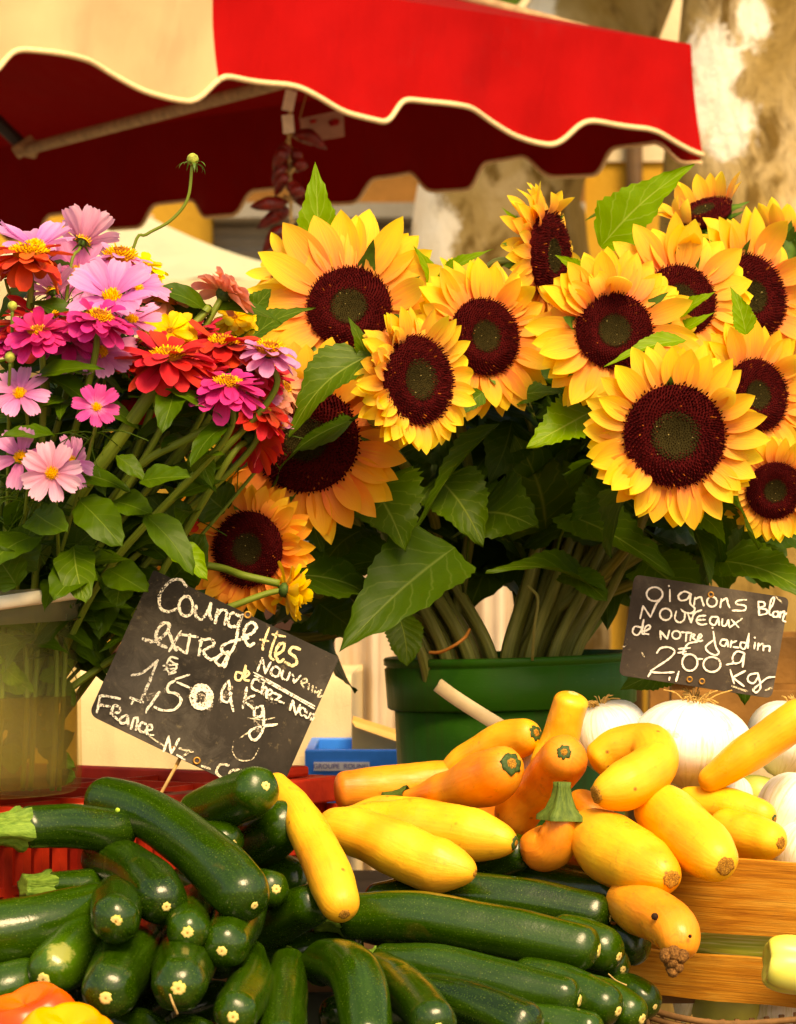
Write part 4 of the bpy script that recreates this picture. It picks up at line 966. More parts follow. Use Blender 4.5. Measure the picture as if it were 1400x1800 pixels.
lathe(mb, o, (0, 0, 1), [(0, .02), (0, r1 * .84), (.006, r1 * .855), (H - .006, r1 * .945), (H - .006, r1 * .92), (.008, r1 * .83), (.006, .02)], 64); mb.build('body', M_GB, tg)
mb = MB(); o2 = Vector((GC.x, GC.y, zc)); hh = zr - zc
lathe(mb, o2, Vector((-.03, 0, 1)), [(.0, r1 * .935), (-.002, r1 * .965), (.0, r1 * .985), (hh * .78, r1), (hh * .80, r1 * .985), (hh * .84, r1 * .985), (hh * .86, r1 * 1.005), (hh * .97, r1 * 1.005), (hh, r1 * .995), (hh, r1 * .95), (hh * .8, r1 * .93)], 72); mb.build('rim_collar', M_GB, tg)
mb = MB(); hp = [P(770, 1204, 2.845), P(800, 1226, 2.838), P(850, 1258, 2.832), P(905, 1290, 2.83), P(960, 1312, 2.83), P(1040, 1310, 2.84), P(1095, 1265, 2.90)]
c = catmull(hp, 48); fr = frames(c); rows = []
for p, (t_, a, b) in zip(c, fr): rows.append([p + a * x * .0062 + b * y * .0030 for x, y in ((-1, -1), (0, -1.3), (1, -1), (1.15, 0), (1, 1), (0, .55), (-1, 1), (-1.15, 0), (-1, -1))])
rows = [[c[0]] * 9] + rows + [[c[-1]] * 9]; mb.grid(rows, flip=True); mb.build('handle', m_plain('cream_plastic_handle', (.78, .62, .36), .45, .4, 50, .12, .1), tg)

# ---- rubber band round the left bunch and string round the right
mb = MB(); tube(mb, [P(755, 1147, 2.85), P(775, 1146, 2.842), P(800, 1134, 2.835), P(818, 1120, 2.84), P(826, 1106, 2.85)], .0016, 6, 20)
tag(mb.build('rubber_band', m_plain('orange_rubber', (.42, .16, .03), .6, .3, 50, .2)), 'thin orange rubber band round the left bunch of sunflower stems', 'rubber band')
mb = MB(); tube(mb, [P(928, 1030, 2.835), P(946, 1052, 2.83), P(940, 1100, 2.83), P(936, 1160, 2.845)], .0016, 6, 20)
tag(mb.build('string', m_plain('green_string', (.22, .22, .06), .7, .2, 50, .2)), 'thin string hanging down the right bunch of sunflower stems', 'string')

# ---- chalkboards
def m_slate(name, a, b):
    m, nt, out = newmat(name); co = objco(nt)
    n = noise(nt, 14, co, 6, .65, .5); f = noise(nt, 160, co, 4, .7); s = noise(nt, 7, co, 3)
    c = mixc(nt, ramp(nt, n, [(.35, 0), (.7, 1)]), a, b)
    c = mixc(nt, math_(nt, 'MULTIPLY', ramp(nt, f, [(.60, 0), (.74, 1)]), .35), c, (.26, .20, .10))
    c = mixc(nt, math_(nt, 'MULTIPLY', ramp(nt, math_(nt, 'ADD', math_(nt, 'MULTIPLY', s, .7), math_(nt, 'MULTIPLY', noise(nt, 45, co, 6, .75, 1.2), .3)), [(.50, 0), (.68, 1)]), .42), c, (.24, .21, .16))
    pbsdf(nt, out, c, .7, .15, bump(nt, f, .2, .001)); return m
def m_chalk(name, col, cut):
    m, nt, out = newmat(name); co = objco(nt, False)
    f = noise(nt, 520, co, 4, .75); g_ = noise(nt, 60, co, 2)
    al = ramp(nt, math_(nt, 'ADD', f, math_(nt, 'MULTIPLY', math_(nt, 'SUBTRACT', g_, .5), .35)), [(cut, 0), (cut + .10, 1)])
    b = N(nt, 'BsdfPrincipled', {'Base Color': c4(col), 'Roughness': .9, 'Specular IOR Level': .1})
    mx = N(nt, 'MixShader', {0: al, 1: N(nt, 'BsdfTransparent').outputs[0], 2: b.outputs[0]}); nt.links.new(mx.outputs[0], out.inputs[0]); return m
class Board:
    def __init__(s, name, label, ox, oy, k, pt, nrm, corners, rad, mat, th=.004):
        s.ox, s.oy, s.k = ox, oy, k; s.n = Vector(nrm).normalized(); s.o = pt; s.rng = random.Random(3)
        cs = [s.w(*c) for c in corners]
        lo = min(cs, key=lambda q: q.z); s.t = thing(name, label, 'chalkboard', lo)
        out = []
        for i, c in enumerate(cs):
            p, q = cs[i - 1], cs[(i + 1) % len(cs)]; a = c + (p - c).normalized() * rad[i]; b = c + (q - c).normalized() * rad[i]
            for k_ in range(7):
                t = k_ / 6; out.append(a * (1 - t) ** 2 + c * 2 * t * (1 - t) + b * t * t)
        mb = MB(); n = len(out); bk = -s.n * th
        for q in out: mb.add(q)
        for q in out: mb.add(q + bk)
        mb.f.append(tuple(range(n))[::-1]); mb.f.append(tuple(range(n, 2 * n)))
        for i in range(n): mb.f.append((i, (i + 1) % n, n + (i + 1) % n, n + i))
        s.b = mb.build('board', mat, s.t, smooth=False)
    def w(s, x, y, off=0): return on_plane(s.ox + x / s.k, s.oy + y / s.k, s.o + s.n * off, s.n)
    def strokes(s, name, lines, width, mat, rep=1, jit=0):
        mb = MB(); rng = s.rng; lv = 0
        for ln in lines:
            wd = width
            if isinstance(ln[0], (int, float)): wd = ln[0]; ln = ln[1:]
            for rp in range(rep):
                lv += 1
                pl = [s.w(x + rng.uniform(-jit, jit), y + rng.uniform(-jit, jit), .0006 + .00001 * lv) for x, y in ln]
                c = catmull(pl, max(4, 7 * (len(pl) - 1))); hw = mp(wd / s.k, s.o.y) / 2; A = []; Bv = []
                ext = (c[0] - c[1]).normalized() * hw * .5; c[0] = c[0] + ext; c[-1] = c[-1] + (c[-1] - c[-2]).normalized() * hw * .5
                for i, q in enumerate(c):
                    t = (c[min(i + 1, len(c) - 1)] - c[max(i - 1, 0)]).normalized(); e = t.cross(s.n).normalized(); j = hw * rng.uniform(.62, 1.15)
                    if i in (0, len(c) - 1): j *= .6
                    A.append(q + e * j); Bv.append(q - e * j)
                mb.grid([A, Bv])
        return mb.build(name, mat, s.t, smooth=False)
    def eyelet(s, x, y, r, mat):
        c = s.w(x, y, .001); X, Y, Z = basis(s.n); mb = MB(); rows = []
        for k in range(15):
            a = 2 * math.pi * k / 14; rows.append([c + (X * math.cos(a) + Y * math.sin(a)) * (r + r * .35 * math.cos(b)) + Z * r * .35 * math.sin(b) for b in [2 * math.pi * j / 6 for j in range(7)]])
        mb.grid(rows); mb.build('eyelet', mat, s.t)
        mb = MB(); lathe(mb, c - Z * .0004, Z, [(0, r * .75), (.0001, .0001)], 14); mb.build('eyelet_hole', M_DARKM, s.t)
def circ(x, y, rx, ry, a0=0, a1=380, n=14): return [(x + rx * math.cos(R(a0 + (a1 - a0) * i / n)), y + ry * math.sin(R(a0 + (a1 - a0) * i / n))) for i in range(n + 1)]
M_BRASS = m_plain('brass_eyelet', (.40, .20, .04), .4, .5, 50, .2); 
M_BRASS.node_tree.nodes['Principled BSDF'].inputs['Metallic'].default_value = .6
M_CHALK = m_chalk('chalk', (.86, .80, .64), .395); M_CHALK_Y = m_chalk('yellowed_chalk', (.80, .66, .36), .38); M_FAINT = m_chalk('faint_chalk', (.66, .58, .40), .43)
M_PAINT = m_chalk('white_marker', (.86, .80, .68), .30)
S1 = Board('chalkboard_sign', 'worn slate price sign for courgettes stuck in the red crate', 140, 980, 2.8, P(380, 1200, 2.54), (.06, -1, .16), [(365, 60), (1280, 492), (962, 1212), (45, 772)], [.002, .003, .006, .008], m_slate('worn_slate', (.014, .0115, .008), (.042, .034, .025)))
S1.strokes('chalk_writing', [
    [(525, 140), (500, 108), (450, 118), (405, 165), (392, 215), (402, 255), (440, 266), (485, 250)],
    [14] + circ(525, 240, 34, 50, -90, 300), [14, (575, 235), (573, 285), (600, 302), (632, 262), (648, 222)], [14, (648, 222), (640, 280), (650, 308)],
    [14, (680, 255), (668, 325)], [14, (672, 292), (700, 258), (728, 262)], [14, (728, 262), (715, 330)],
    [14, (790, 290), (755, 275), (730, 310), (745, 342), (780, 330), (800, 280), (785, 340), (770, 420), (745, 470), (708, 470), (702, 438), (760, 412), (830, 396)],
    [15, (800, 392), (850, 372), (870, 335), (842, 322), (815, 352), (812, 400), (832, 432), (858, 424)]], 14, M_CHALK, 2, 3)
S1.strokes('chalk_writing', [
    [12, (935, 345), (905, 420), (900, 455)], [12, (888, 402), (930, 412)], [13, (975, 365), (945, 450), (938, 488), (955, 502)], [12, (950, 378), (1012, 388)],
    [14, (968, 480), (1002, 455), (1008, 425), (982, 430), (965, 475), (982, 512), (1008, 502)], [15, (1085, 452), (1050, 440), (1035, 467), (1062, 490), (1070, 517), (1045, 532), (1012, 515)],
    [11, (800, 570), (772, 566), (770, 598), (795, 600), (820, 532), (808, 598)], [11, (812, 592), (835, 572), (822, 560), (812, 600), (835, 606)]], 13, M_CHALK_Y, 2, 2)
S1.strokes('chalk_writing', [
    [17, (312, 400), (370, 412), (430, 370), (442, 330), (410, 325), (380, 370), (386, 420), (430, 442)], [14, (440, 365), (470, 445), (478, 458)], [14, (500, 362), (440, 462)], [15, (545, 378), (528, 472)], [13, (488, 378), (582, 392)],
    [16, (600, 400), (588, 482)], [14, (590, 410), (642, 400), (662, 430), (612, 462), (642, 500), (672, 492)], [14, (732, 462), (692, 480), (672, 510), (700, 532), (735, 472), (722, 520), (712, 542)], [12, (480, 440), (520, 470)],
    [10, (485, 498), (450, 490), (430, 530), (445, 570), (475, 563)], [10, (412, 532), (482, 525)], [10, (415, 552), (470, 547)], [9, (440, 500), (478, 540), (440, 575)],
    [12, (255, 580), (310, 566), (386, 505)], [14, (386, 505), (345, 610), (302, 712)], [14, (250, 690), (312, 712)], [9, (268, 700), (256, 722)], [15, (395, 662), (335, 748)], [9, (335, 735), (328, 765)],
    [10, (472, 598), (540, 575)], [12, (482, 615), (540, 640)], [13, (470, 605), (440, 625), (436, 660), (480, 672), (500, 706), (468, 748), (405, 752), (370, 735)],
    [24] + circ(600, 686, 48, 54), [20] + circ(600, 686, 34, 38), [12, (735, 605), (702, 655), (702, 700), (735, 712), (748, 668)], [12, (738, 608), (745, 690), (757, 755)],
    [14, (822, 640), (802, 742)], [12, (862, 680), (815, 702), (855, 742)], [13, (905, 730), (866, 740), (862, 778), (895, 780), (905, 742), (905, 840), (872, 895), (842, 890), (842, 852), (900, 832), (972, 822)],
    [11, (875, 560), (900, 495)], [11, (900, 495), (915, 570)], [11, (915, 570), (942, 515)], [11] + circ(965, 562, 22, 24), [11, (1002, 556), (995, 590), (1020, 602), (1035, 566)], [11, (1050, 576), (1056, 615)], [11, (1056, 615), (1090, 580)], 
    [7, (858, 566), (960, 622), (1060, 678), (1158, 732)], [7, (862, 580), (960, 634), (1060, 690), (1155, 744)],
    [11, (895, 610), (862, 600), (850, 640), (888, 662)], [11, (908, 602), (895, 668)], [11, (898, 648), (920, 640), (920, 686)], [10, (922, 682), (950, 666), (936, 650), (920, 686), (948, 696)], [11, (955, 664), (992, 680)], [11, (992, 680), (964, 702)], [11, (964, 702), (1005, 716)],
    [11, (1034, 752), (1050, 705)], [11, (1050, 705), (1066, 772)], [11, (1066, 772), (1086, 726)], [10] + circ(1098, 758, 15, 18), [10, (1120, 756), (1112, 784), (1130, 788), (1138, 766)], [10, (1158, 768), (1140, 778), (1152, 792), (1138, 798)],
    [12, (85, 762), (100, 697), (112, 680), (200, 696)], [12, (100, 726), (150, 732)], [13, (155, 772), (170, 730), (196, 737), (194, 762), (162, 770), (192, 802)], [12, (232, 776), (202, 790), (206, 815), (230, 810), (238, 780), (240, 826)], [12, (254, 842), (266, 790)], [12, (266, 790), (286, 792), (276, 848)],
    [12, (328, 818), (302, 815), (294, 850), (322, 862)], [11, (322, 852), (356, 848), (354, 826), (335, 832), (335, 868), (366, 872)], [13, (415, 952), (440, 880)], [12, (440, 880), (452, 962)], [12, (452, 962), (492, 890)]], 12, M_CHALK, 2, 2)
S1.strokes('chalk_writing', [[11, (602, 1026), (645, 1040)], [11, (735, 1022), (692, 1020), (676, 1060), (715, 1090), (740, 1085)], [11] + circ(758, 1062, 18, 16), [11, (770, 1040), (838, 1056)], [11, (802, 1046), (790, 1092)], [10, (896, 1040), (890, 1078)], [10, (990, 1092), (955, 1080), (950, 1120), (985, 1130), (995, 1108)], [9, (480, 972), (522, 996)]], 11, M_CHALK, 2, 2)
S1.strokes('chalk_smudge', [[30, (560, 640), (640, 735)], [26, (700, 700), (760, 640)], [18, (840, 700), (890, 860)], [16, (330, 690), (420, 640)], [14, (905, 660), (960, 720)]], 20, m_chalk('chalk_dust', (.44, .38, .28), .50), 3, 14)
S1.strokes('chalk_writing', [
    [9, (1092, 622), (1120, 612), (1112, 594), (1090, 615), (1105, 640)], [9, (1132, 622), (1126, 650)], [9, (1165, 640), (1160, 668), (1190, 652), (1172, 686), (1198, 682)], [9, (1150, 632), (1144, 662)],
    [10, (492, 938), (560, 958)], [9, (480, 972), (522, 996)], [10, (500, 985), (550, 950)], [10, (602, 1026), (645, 1040)], [10, (735, 1022), (692, 1020), (676, 1060), (715, 1090), (740, 1085)], [10] + circ(758, 1062, 18, 16), [10, (770, 1040), (838, 1056)], [10, (802, 1046), (790, 1092)],
    [9, (896, 1040), (890, 1078)], [10, (990, 1092), (955, 1080), (950, 1120), (985, 1130), (995, 1108)], [5, (760, 905), (755, 960), (790, 998), (850, 990), (885, 940)], [5, (790, 890), (830, 862)], [6, (345, 880), (420, 930)], [5, (905, 800), (960, 790)], [6, (830, 790), (900, 800)]], 9, M_FAINT, 2, 2)
for x, y in ((828, 282), (578, 1000), (462, 940)): S1.eyelet(x, y, .0026 if x != 462 else .0016, M_BRASS)
M_WIRE = m_plain('rusty_wire', (.42, .24, .07), .5, .4, 60, .3)
mb = MB(); tube(mb, [S1.w(478, 1022, -.006), S1.w(478, 1022, -.004).lerp(P(274, 1412, 2.52), .5), P(274, 1412, 2.52), P(262, 1440, 2.515)], .0016, 6, 12); tube(mb, [S1.w(478, 1022, -.006), S1.w(560, 860, -.006)], .0016, 6); mb.build('wire_stake', M_WIRE, S1.t)

S2 = Board('chalkboard_sign', 'small grey slate price sign for white onions', 1060, 980, 4.1176, P(1240, 1120, 2.66), (-.05, -1, .12), [(230, 122), (1350, 292), (1222, 1018), (115, 848)], [.006, .006, .006, .006], m_slate('grey_slate', (.036, .027, .019), (.080, .062, .046)))
S2.strokes('chalk_writing', [
    circ(375, 265, 58, 50, -60, 320), [(485, 232), (486, 318)], [(478, 203), (480, 209)], [(642, 266), (592, 246), (548, 275), (562, 310), (610, 302), (638, 262), (632, 330), (666, 370), (642, 402), (592, 396), (565, 374)],
    [(668, 288), (660, 346)], [(664, 302), (708, 286), (718, 310), (732, 350)], circ(790, 320, 36, 36), [(858, 300), (850, 362)], [(856, 318), (895, 296), (904, 330), (918, 362)], [(1040, 306), (978, 312), (966, 336), (1030, 350), (1024, 382), (938, 384)],
    [(1125, 318), (1132, 416)], [(1125, 320), (1165, 324), (1170, 350), (1130, 366), (1182, 376), (1186, 404), (1130, 418)], [(1192, 402), (1230, 340), (1242, 290), (1218, 308), (1204, 400), (1226, 420)],
    [(1270, 392), (1237, 394), (1234, 425), (1264, 426), (1272, 394), (1276, 432)], [(1286, 390), (1284, 436)], [(1288, 402), (1314, 392), (1306, 442)], [(1330, 402), (1310, 425), (1304, 455), (1324, 465)],
    [(270, 442), (292, 350)], [(292, 350), (345, 432)], [(345, 432), (386, 340), (412, 308)], circ(455, 411, 42, 42, -80, 300), [(532, 388), (522, 442), (552, 470), (588, 450), (596, 394)], [(618, 414), (640, 472)], [(640, 472), (662, 405), (715, 380)],
    [(745, 420), (692, 428), (680, 465), (712, 486), (752, 480)], [(688, 452), (742, 450)], [(832, 430), (786, 432), (776, 470), (810, 488), (838, 436)], [(838, 436), (842, 490)], [(866, 445), (864, 488), (888, 492), (910, 450)], [(910, 450), (912, 496)], [(932, 450), (984, 506)], [(1008, 442), (918, 506)],
    [(280, 506), (232, 500), (216, 540), (246, 562), (276, 530), (296, 450)], [(296, 450), (284, 540), (300, 556)], [(308, 532), (342, 510), (336, 490), (310, 502), (300, 545), (332, 556)],
    [(420, 592), (415, 530)], [(415, 530), (466, 590)], [(466, 590), (482, 528)], circ(532, 560, 30, 29), [(568, 540), (642, 546)], [(606, 545), (600, 606)], [(632, 602), (642, 560), (666, 560), (652, 580), (678, 602)], [(690, 592), (716, 570), (702, 555), (686, 590), (700, 606), (722, 600)],
    [(800, 536), (816, 640), (840, 688), (812, 706), (762, 682), (746, 645), (800, 598)], [(793, 506), (795, 511)], [(900, 596), (862, 596), (850, 626), (880, 640), (904, 602)], [(904, 602), (906, 646)], [(930, 600), (924, 650)], [(930, 618), (968, 604)], [(945, 648), (985, 652)],
    [(1042, 620), (1002, 615), (998, 648), (1030, 656), (1058, 550)], [(1058, 550), (1050, 656)], [(1102, 615), (1096, 660)], [(1099, 578), (1101, 583)], [(1128, 620), (1120, 670)], [(1126, 640), (1160, 625), (1162, 674)], [(1162, 645), (1205, 642), (1206, 680)],
    [(684, 610), (622, 622), (592, 660), (580, 698), (612, 700)], [(548, 662), (632, 654)], [(545, 690), (602, 680)],
    [(390, 692), (420, 656), (480, 650), (520, 680), (482, 730), (382, 798), (350, 825), (420, 834), (515, 830)], [(350, 825), (328, 862)], [(550, 825), (530, 896)], [(484, 866), (480, 888)],
    circ(630, 760, 55, 60, -70, 310), circ(790, 774, 62, 54, -70, 310), [(690, 735), (722, 734)], [(1022, 690), (972, 680), (940, 720), (950, 765), (1000, 752), (1025, 692), (1012, 792)], [(895, 776), (952, 764)],
    [(922, 812), (950, 912)], [(1032, 820), (940, 868)], [(940, 868), (1022, 932)], [(1122, 836), (1062, 850), (1050, 890), (1090, 910), (1128, 860)], [(1122, 836), (1142, 935), (1112, 976), (1090, 956), (1130, 920), (1190, 872), (1244, 864)]], 15, M_PAINT, 1, 0)
S2.strokes('chalk_smudge', [[10, (930, 930), (1050, 975)], [10, (1180, 960), (1225, 940)], [8, (1245, 280), (1290, 320)], [6, (275, 690), (300, 715)], [6, (145, 650), (165, 640)]], 8, M_FAINT, 3, 8)
for x, y in ((782, 268), (628, 882), (718, 896)): S2.eyelet(x, y, .0022, M_BRASS)
mb = MB(); tube(mb, [S2.w(660, 940, -.006), P(1217, 1240, 2.67)], .0014, 6); mb.build('wire_stake', M_WIRE, S2.t)

# ---- wooden onion crate
def m_wood():
    m, nt, out = newmat('varnished_crate_wood'); co = objco(nt)
    gr = N(nt, 'Mapping', {'Vector': co, 'Scale': (4, 4, 60)}).outputs[0]
    a = noise(nt, 1.4, gr, 5, .6, 1.2); b = noise(nt, 5, gr, 4, .6)
    c = ramp(nt, math_(nt, 'ADD', math_(nt, 'MULTIPLY', a, .7), math_(nt, 'MULTIPLY', b, .3)), [(.30, (.30, .095, .010)), (.48, (.52, .21, .024)), (.66, (.66, .34, .055))])
    ln_ = noise(nt, 3, N(nt, 'Mapping', {'Vector': co, 'Scale': (3, 3, 190)}).outputs[0], 5, .7, .6); c = mixc(nt, math_(nt, 'MULTIPLY', ramp(nt, ln_, [(.50, 0), (.66, 1)]), .55), c, (.22, .075, .012))
    kn = N(nt, 'TexVoronoi', {'Vector': N(nt, 'Mapping', {'Vector': co, 'Scale': (9, 9, 22)}).outputs[0], 'Scale': 1.0}).outputs['Distance']; c = mixc(nt, math_(nt, 'MULTIPLY', ramp(nt, kn, [(.05, 1), (.16, 0)]), .7), c, (.13, .045, .010))
    c = mixc(nt, math_(nt, 'MULTIPLY', ramp(nt, noise(nt, 26, co, 6, .75), [(.58, 0), (.75, 1)]), .35), c, (.20, .10, .03))
    pbsdf(nt, out, c, .6, .2, bump(nt, math_(nt, 'ADD', b, ln_), .4, .0018)); return m
M_WOOD = m_wood()
tc_ = thing('wooden_crate', 'golden wooden slatted crate holding the white onions', 'crate', P(1350, 1790, 2.5))
dW = Vector((.82, -.57, 0)).normalized(); pW = P(1300, 1580, 2.515); nW = Vector((-dW.y, dW.x, 0)) * -1
def wl(a, h, off=0): return Vector((pW.x, pW.y, 0)) + dW * a + Vector((0, 0, h)) - nW * off
def slat(z0a, z1a, z0b, z1b, off, th, a0=-.20, a1=.30, name='slat'):
    mb = MB(); rows = []
    for k in range(21):
        u = k / 20; a = lerp(a0, a1, u); z0 = lerp(z0a, z0b, u) + .0006 * math.sin(a * 60); z1 = lerp(z1a, z1b, u) + .0007 * math.sin(a * 45 + 1)
        rows.append([wl(a, z0, off), wl(a, z1, off), wl(a, z1, off + th), wl(a, z0, off + th), wl(a, z0, off)])
    mb.grid(rows, flip=True); e0, e1 = rows[0], rows[-1]
    for e in (e0, e1): mb.grid([[e[0], e[1]], [e[3], e[2]]])
    return mb.build(name, M_WOOD, tc_, smooth=False, bevel=.0012)
zz = lambda y, d=2.515: P(1300, y, d).z
slat(zz(1643), zz(1511), zz(1643), zz(1511), 0, .007)
slat(zz(1765), zz(1683), zz(1762), zz(1683), .004, .007)
mb = MB(); mb.box(wl(-.19, zz(1640), .03), .02, .02, zz(1500) - zz(1780)); mb.build('corner_post', M_WOOD, tc_, smooth=False)
mb = MB(); mb.box(wl(.29, zz(1640), .03), .02, .02, zz(1500) - zz(1780)); mb.build('corner_post', M_WOOD, tc_, smooth=False)
for a_, h_ in ((.235, 1585), (.245, 1560), (.24, 1720)):
    q = wl(a_, zz(h_), -.0006); mb = MB(); tube(mb, [q, q + dW * .009], .0006, 5); mb.build('staple', M_METAL, tc_)
mb = MB(); c_ = wl(.05, 1.118, .14); mb.box(c_, .48, .24, .008, Matrix.Rotation(math.atan2(dW.y, dW.x), 3, 'Z')); mb.build('bottom', M_WOOD, tc_, smooth=False)
slat(zz(1765) + .02, zz(1600) + .02, zz(1765) + .02, zz(1600) + .02, .27, .007)
# ================================================================== COURGETTES
cz = courgette
cz('long courgette lying diagonally on top of the heap, pointing down right', [(160, 1402, 2.43), (250, 1428, 2.40), (345, 1490, 2.345), (448, 1592, 2.27)], [42, 45, 49, 53, 50], 8, None, 1, (.8, .95))
cz('topmost left courgette with pale stem against the red crate slots', [(30, 1455, 2.325), (110, 1452, 2.35), (230, 1462, 2.40)], [37, 39, 38], 0, (62, 27), 2, (.7, .8))
cz('scratched olive courgette bent downward under the long diagonal one', [(155, 1502, 2.40), (215, 1520, 2.37), (265, 1560, 2.31), (293, 1594, 2.265)], [34, 44, 51, 46], 9, None, 3, (.9, 1.0))
cz('courgette pointing up right in front of the courgette sign corner', [(330, 1440, 2.50), (400, 1410, 2.46), (468, 1381, 2.41)], [38, 46, 43], 9, None, 4, (.9, .9))
cz('very dark courgette between the sign corner and the leaning yellow squash', [(405, 1520, 2.55), (460, 1475, 2.50), (515, 1438, 2.455)], [44, 50, 43], 9, None, 5, (.9, .9))
cz('courgette tip peeking out just above the long diagonal one', [(290, 1450, 2.50), (350, 1460, 2.48), (410, 1484, 2.43)], [34, 38, 32], 8, None, 6)
cz('small courgette tip right of the long diagonal one', [(390, 1560, 2.48), (440, 1560, 2.44), (486, 1563, 2.38)], [30, 36, 32], 9, None, 7)
cz('shaded courgette tip tucked under the leaning yellow squash', [(430, 1550, 2.55), (490, 1540, 2.51), (543, 1552, 2.47)], [36, 40, 34], 5, None, 8)
cz('courgette pointing up right beneath the leaning yellow squash tip', [(415, 1660, 2.46), (500, 1612, 2.43), (566, 1582, 2.395)], [38, 42, 38], 7, None, 9)
cz('large dark courgette at the left edge lying across the heap', [(-60, 1655, 2.28), (60, 1632, 2.29), (200, 1590, 2.34)], [62, 58, 46], 0, None, 10)
cz('bluish courgette with thick ribbed green stem at the left', [(78, 1557, 2.35), (140, 1557, 2.37), (240, 1560, 2.40)], [25, 31, 31], 0, (48, 19), 11, (.6, .9))
cz('courgette end facing the viewer below the scratched olive one', [(215, 1560, 2.42), (205, 1592, 2.30), (204, 1620, 2.205)], [38, 47, 44], 11, None, 12, (.9, 1.1), scar_dir=(-.1, -.9, -.25))
cz('courgette with pale scuffed patch above the orange pepper', [(215, 1610, 2.36), (140, 1668, 2.29), (76, 1722, 2.23)], [46, 57, 46], 12, None, 13, (.9, 1.0), scuff=(108, 1676, 2.237, 30))
cz('plump courgette facing the viewer right of the orange pepper', [(255, 1640, 2.38), (215, 1700, 2.26), (186, 1755, 2.18)], [44, 58, 50], 12, None, 14, (.9, 1.0))
cz('small round bright green courgette end at the heap centre', [(345, 1585, 2.42), (330, 1620, 2.30), (330, 1640, 2.235)], [36, 41, 38], 11, None, 15, (.9, 1.1), scar_dir=(.05, -.95, -.15))
cz('brownish courgette end hanging below the long diagonal one', [(440, 1580, 2.42), (412, 1630, 2.31), (390, 1672, 2.245)], [36, 46, 42], 10, None, 16)
cz('big round courgette end facing the viewer with a straw stuck on it', [(345, 1640, 2.40), (322, 1700, 2.26), (314, 1738, 2.165)], [42, 55, 50], 13, None, 17, (.9, 1.2), scar_dir=(.0, -.95, -.1))
cz('courgette at the left edge above the orange pepper', [(-70, 1770, 2.27), (0, 1742, 2.25), (75, 1712, 2.27)], [40, 47, 38], 0, None, 18)
cz('courgette standing upright with pale stem scrap at the bottom', [(437, 1672, 2.36), (440, 1730, 2.28), (410, 1788, 2.175)], [30, 42, 40], 11, (22, 15), 19, (.7, 1.0))
cz('courgette standing upright right of it with cut stem on top', [(510, 1690, 2.36), (500, 1750, 2.29), (492, 1850, 2.20)], [32, 42, 44], 0, (16, 22), 20, (.6, 1.0))
cz('strongly curved courgette arching down at the bottom centre', [(552, 1712, 2.35), (580, 1690, 2.33), (630, 1722, 2.26), (652, 1850, 2.19)], [38, 45, 47, 46], 0, (14, 18), 21, (.7, .9))
cz('brownish courgette leaning right of the curved one', [(660, 1700, 2.35), (715, 1742, 2.28), (772, 1806, 2.19)], [36, 42, 42], 9, None, 22)
cz('long glossy courgette lying under the front yellow squash', [(640, 1588, 2.52), (780, 1572, 2.52), (930, 1586, 2.50), (1074, 1612, 2.48)], [34, 42, 42, 38], 9, None, 24, (.8, .8))
cz('longest glossy courgette in the middle with stub of green stem', [(598, 1612, 2.44), (740, 1612, 2.42), (900, 1642, 2.40), (1054, 1672, 2.38)], [40, 46, 47, 42], 12, (54, 24), 25, (.6, .85))
cz('glossy courgette under the longest one with pale stem', [(655, 1690, 2.385), (780, 1704, 2.365), (900, 1734, 2.345), (1020, 1760, 2.325)], [34, 42, 43, 38], 11, (24, 20), 26, (.7, .85))
cz('dark courgette along the bottom edge below the pale-stemmed one', [(690, 1738, 2.34), (800, 1758, 2.31), (945, 1815, 2.26)], [30, 44, 46], 0, None, 27)
cz('courgette at the back of the right heap below the orange squashes', [(880, 1548, 2.60), (990, 1560, 2.58), (1098, 1578, 2.55)], [36, 42, 36], 7, None, 28)
cz('courgette tip just right of the longest one', [(960, 1640, 2.45), (1030, 1658, 2.44), (1089, 1682, 2.42)], [40, 43, 38], 9, None, 29)
cz('dark courgette end against the lower wooden slat', [(1000, 1660, 2.49), (1070, 1658, 2.49), (1140, 1664, 2.47)], [36, 40, 35], 0, None, 30)
cz('courgette under the pale-stemmed one pointing right', [(900, 1712, 2.38), (1000, 1740, 2.355), (1088, 1778, 2.325)], [36, 42, 36], 10, None, 31)
cz('lowest right courgette pointing at the lower wooden slat', [(980, 1735, 2.39), (1060, 1758, 2.37), (1130, 1792, 2.345)], [34, 40, 34], 10, None, 32)
cz('small shaded courgette tip above the lowest right ones', [(1010, 1680, 2.47), (1060, 1690, 2.46), (1096, 1704, 2.44)], [32, 34, 30], 7, None, 33)
cz('dark courgette whose round end shows behind the back yellow squash', [(780, 1512, 2.60), (850, 1518, 2.585), (930, 1490, 2.56)], [28, 34, 34], 0, None, 34)
cz('courgette lying on the very bottom edge right of centre', [(860, 1800, 2.33), (960, 1800, 2.32), (1060, 1820, 2.30)], [32, 38, 36], 0, None, 35)
cz('courgette tip rising from the bottom edge left of centre', [(300, 1850, 2.22), (250, 1812, 2.24), (185, 1800, 2.25)], [38, 40, 34], 0, None, 36)
cz('shaded courgette deep between two courgette ends at the bottom left', [(330, 1700, 2.44), (270, 1760, 2.34), (230, 1790, 2.29)], [32, 36, 32], 0, None, 37)
cz('courgette in the corner beside the lower wooden slat', [(1060, 1745, 2.44), (1110, 1750, 2.43), (1152, 1770, 2.41)], [34, 38, 32], 6, None, 38)
cz('courgette at the bottom edge below the round one with the straw', [(390, 1850, 2.24), (350, 1830, 2.22), (300, 1815, 2.24)], [40, 40, 34], 0, None, 39)
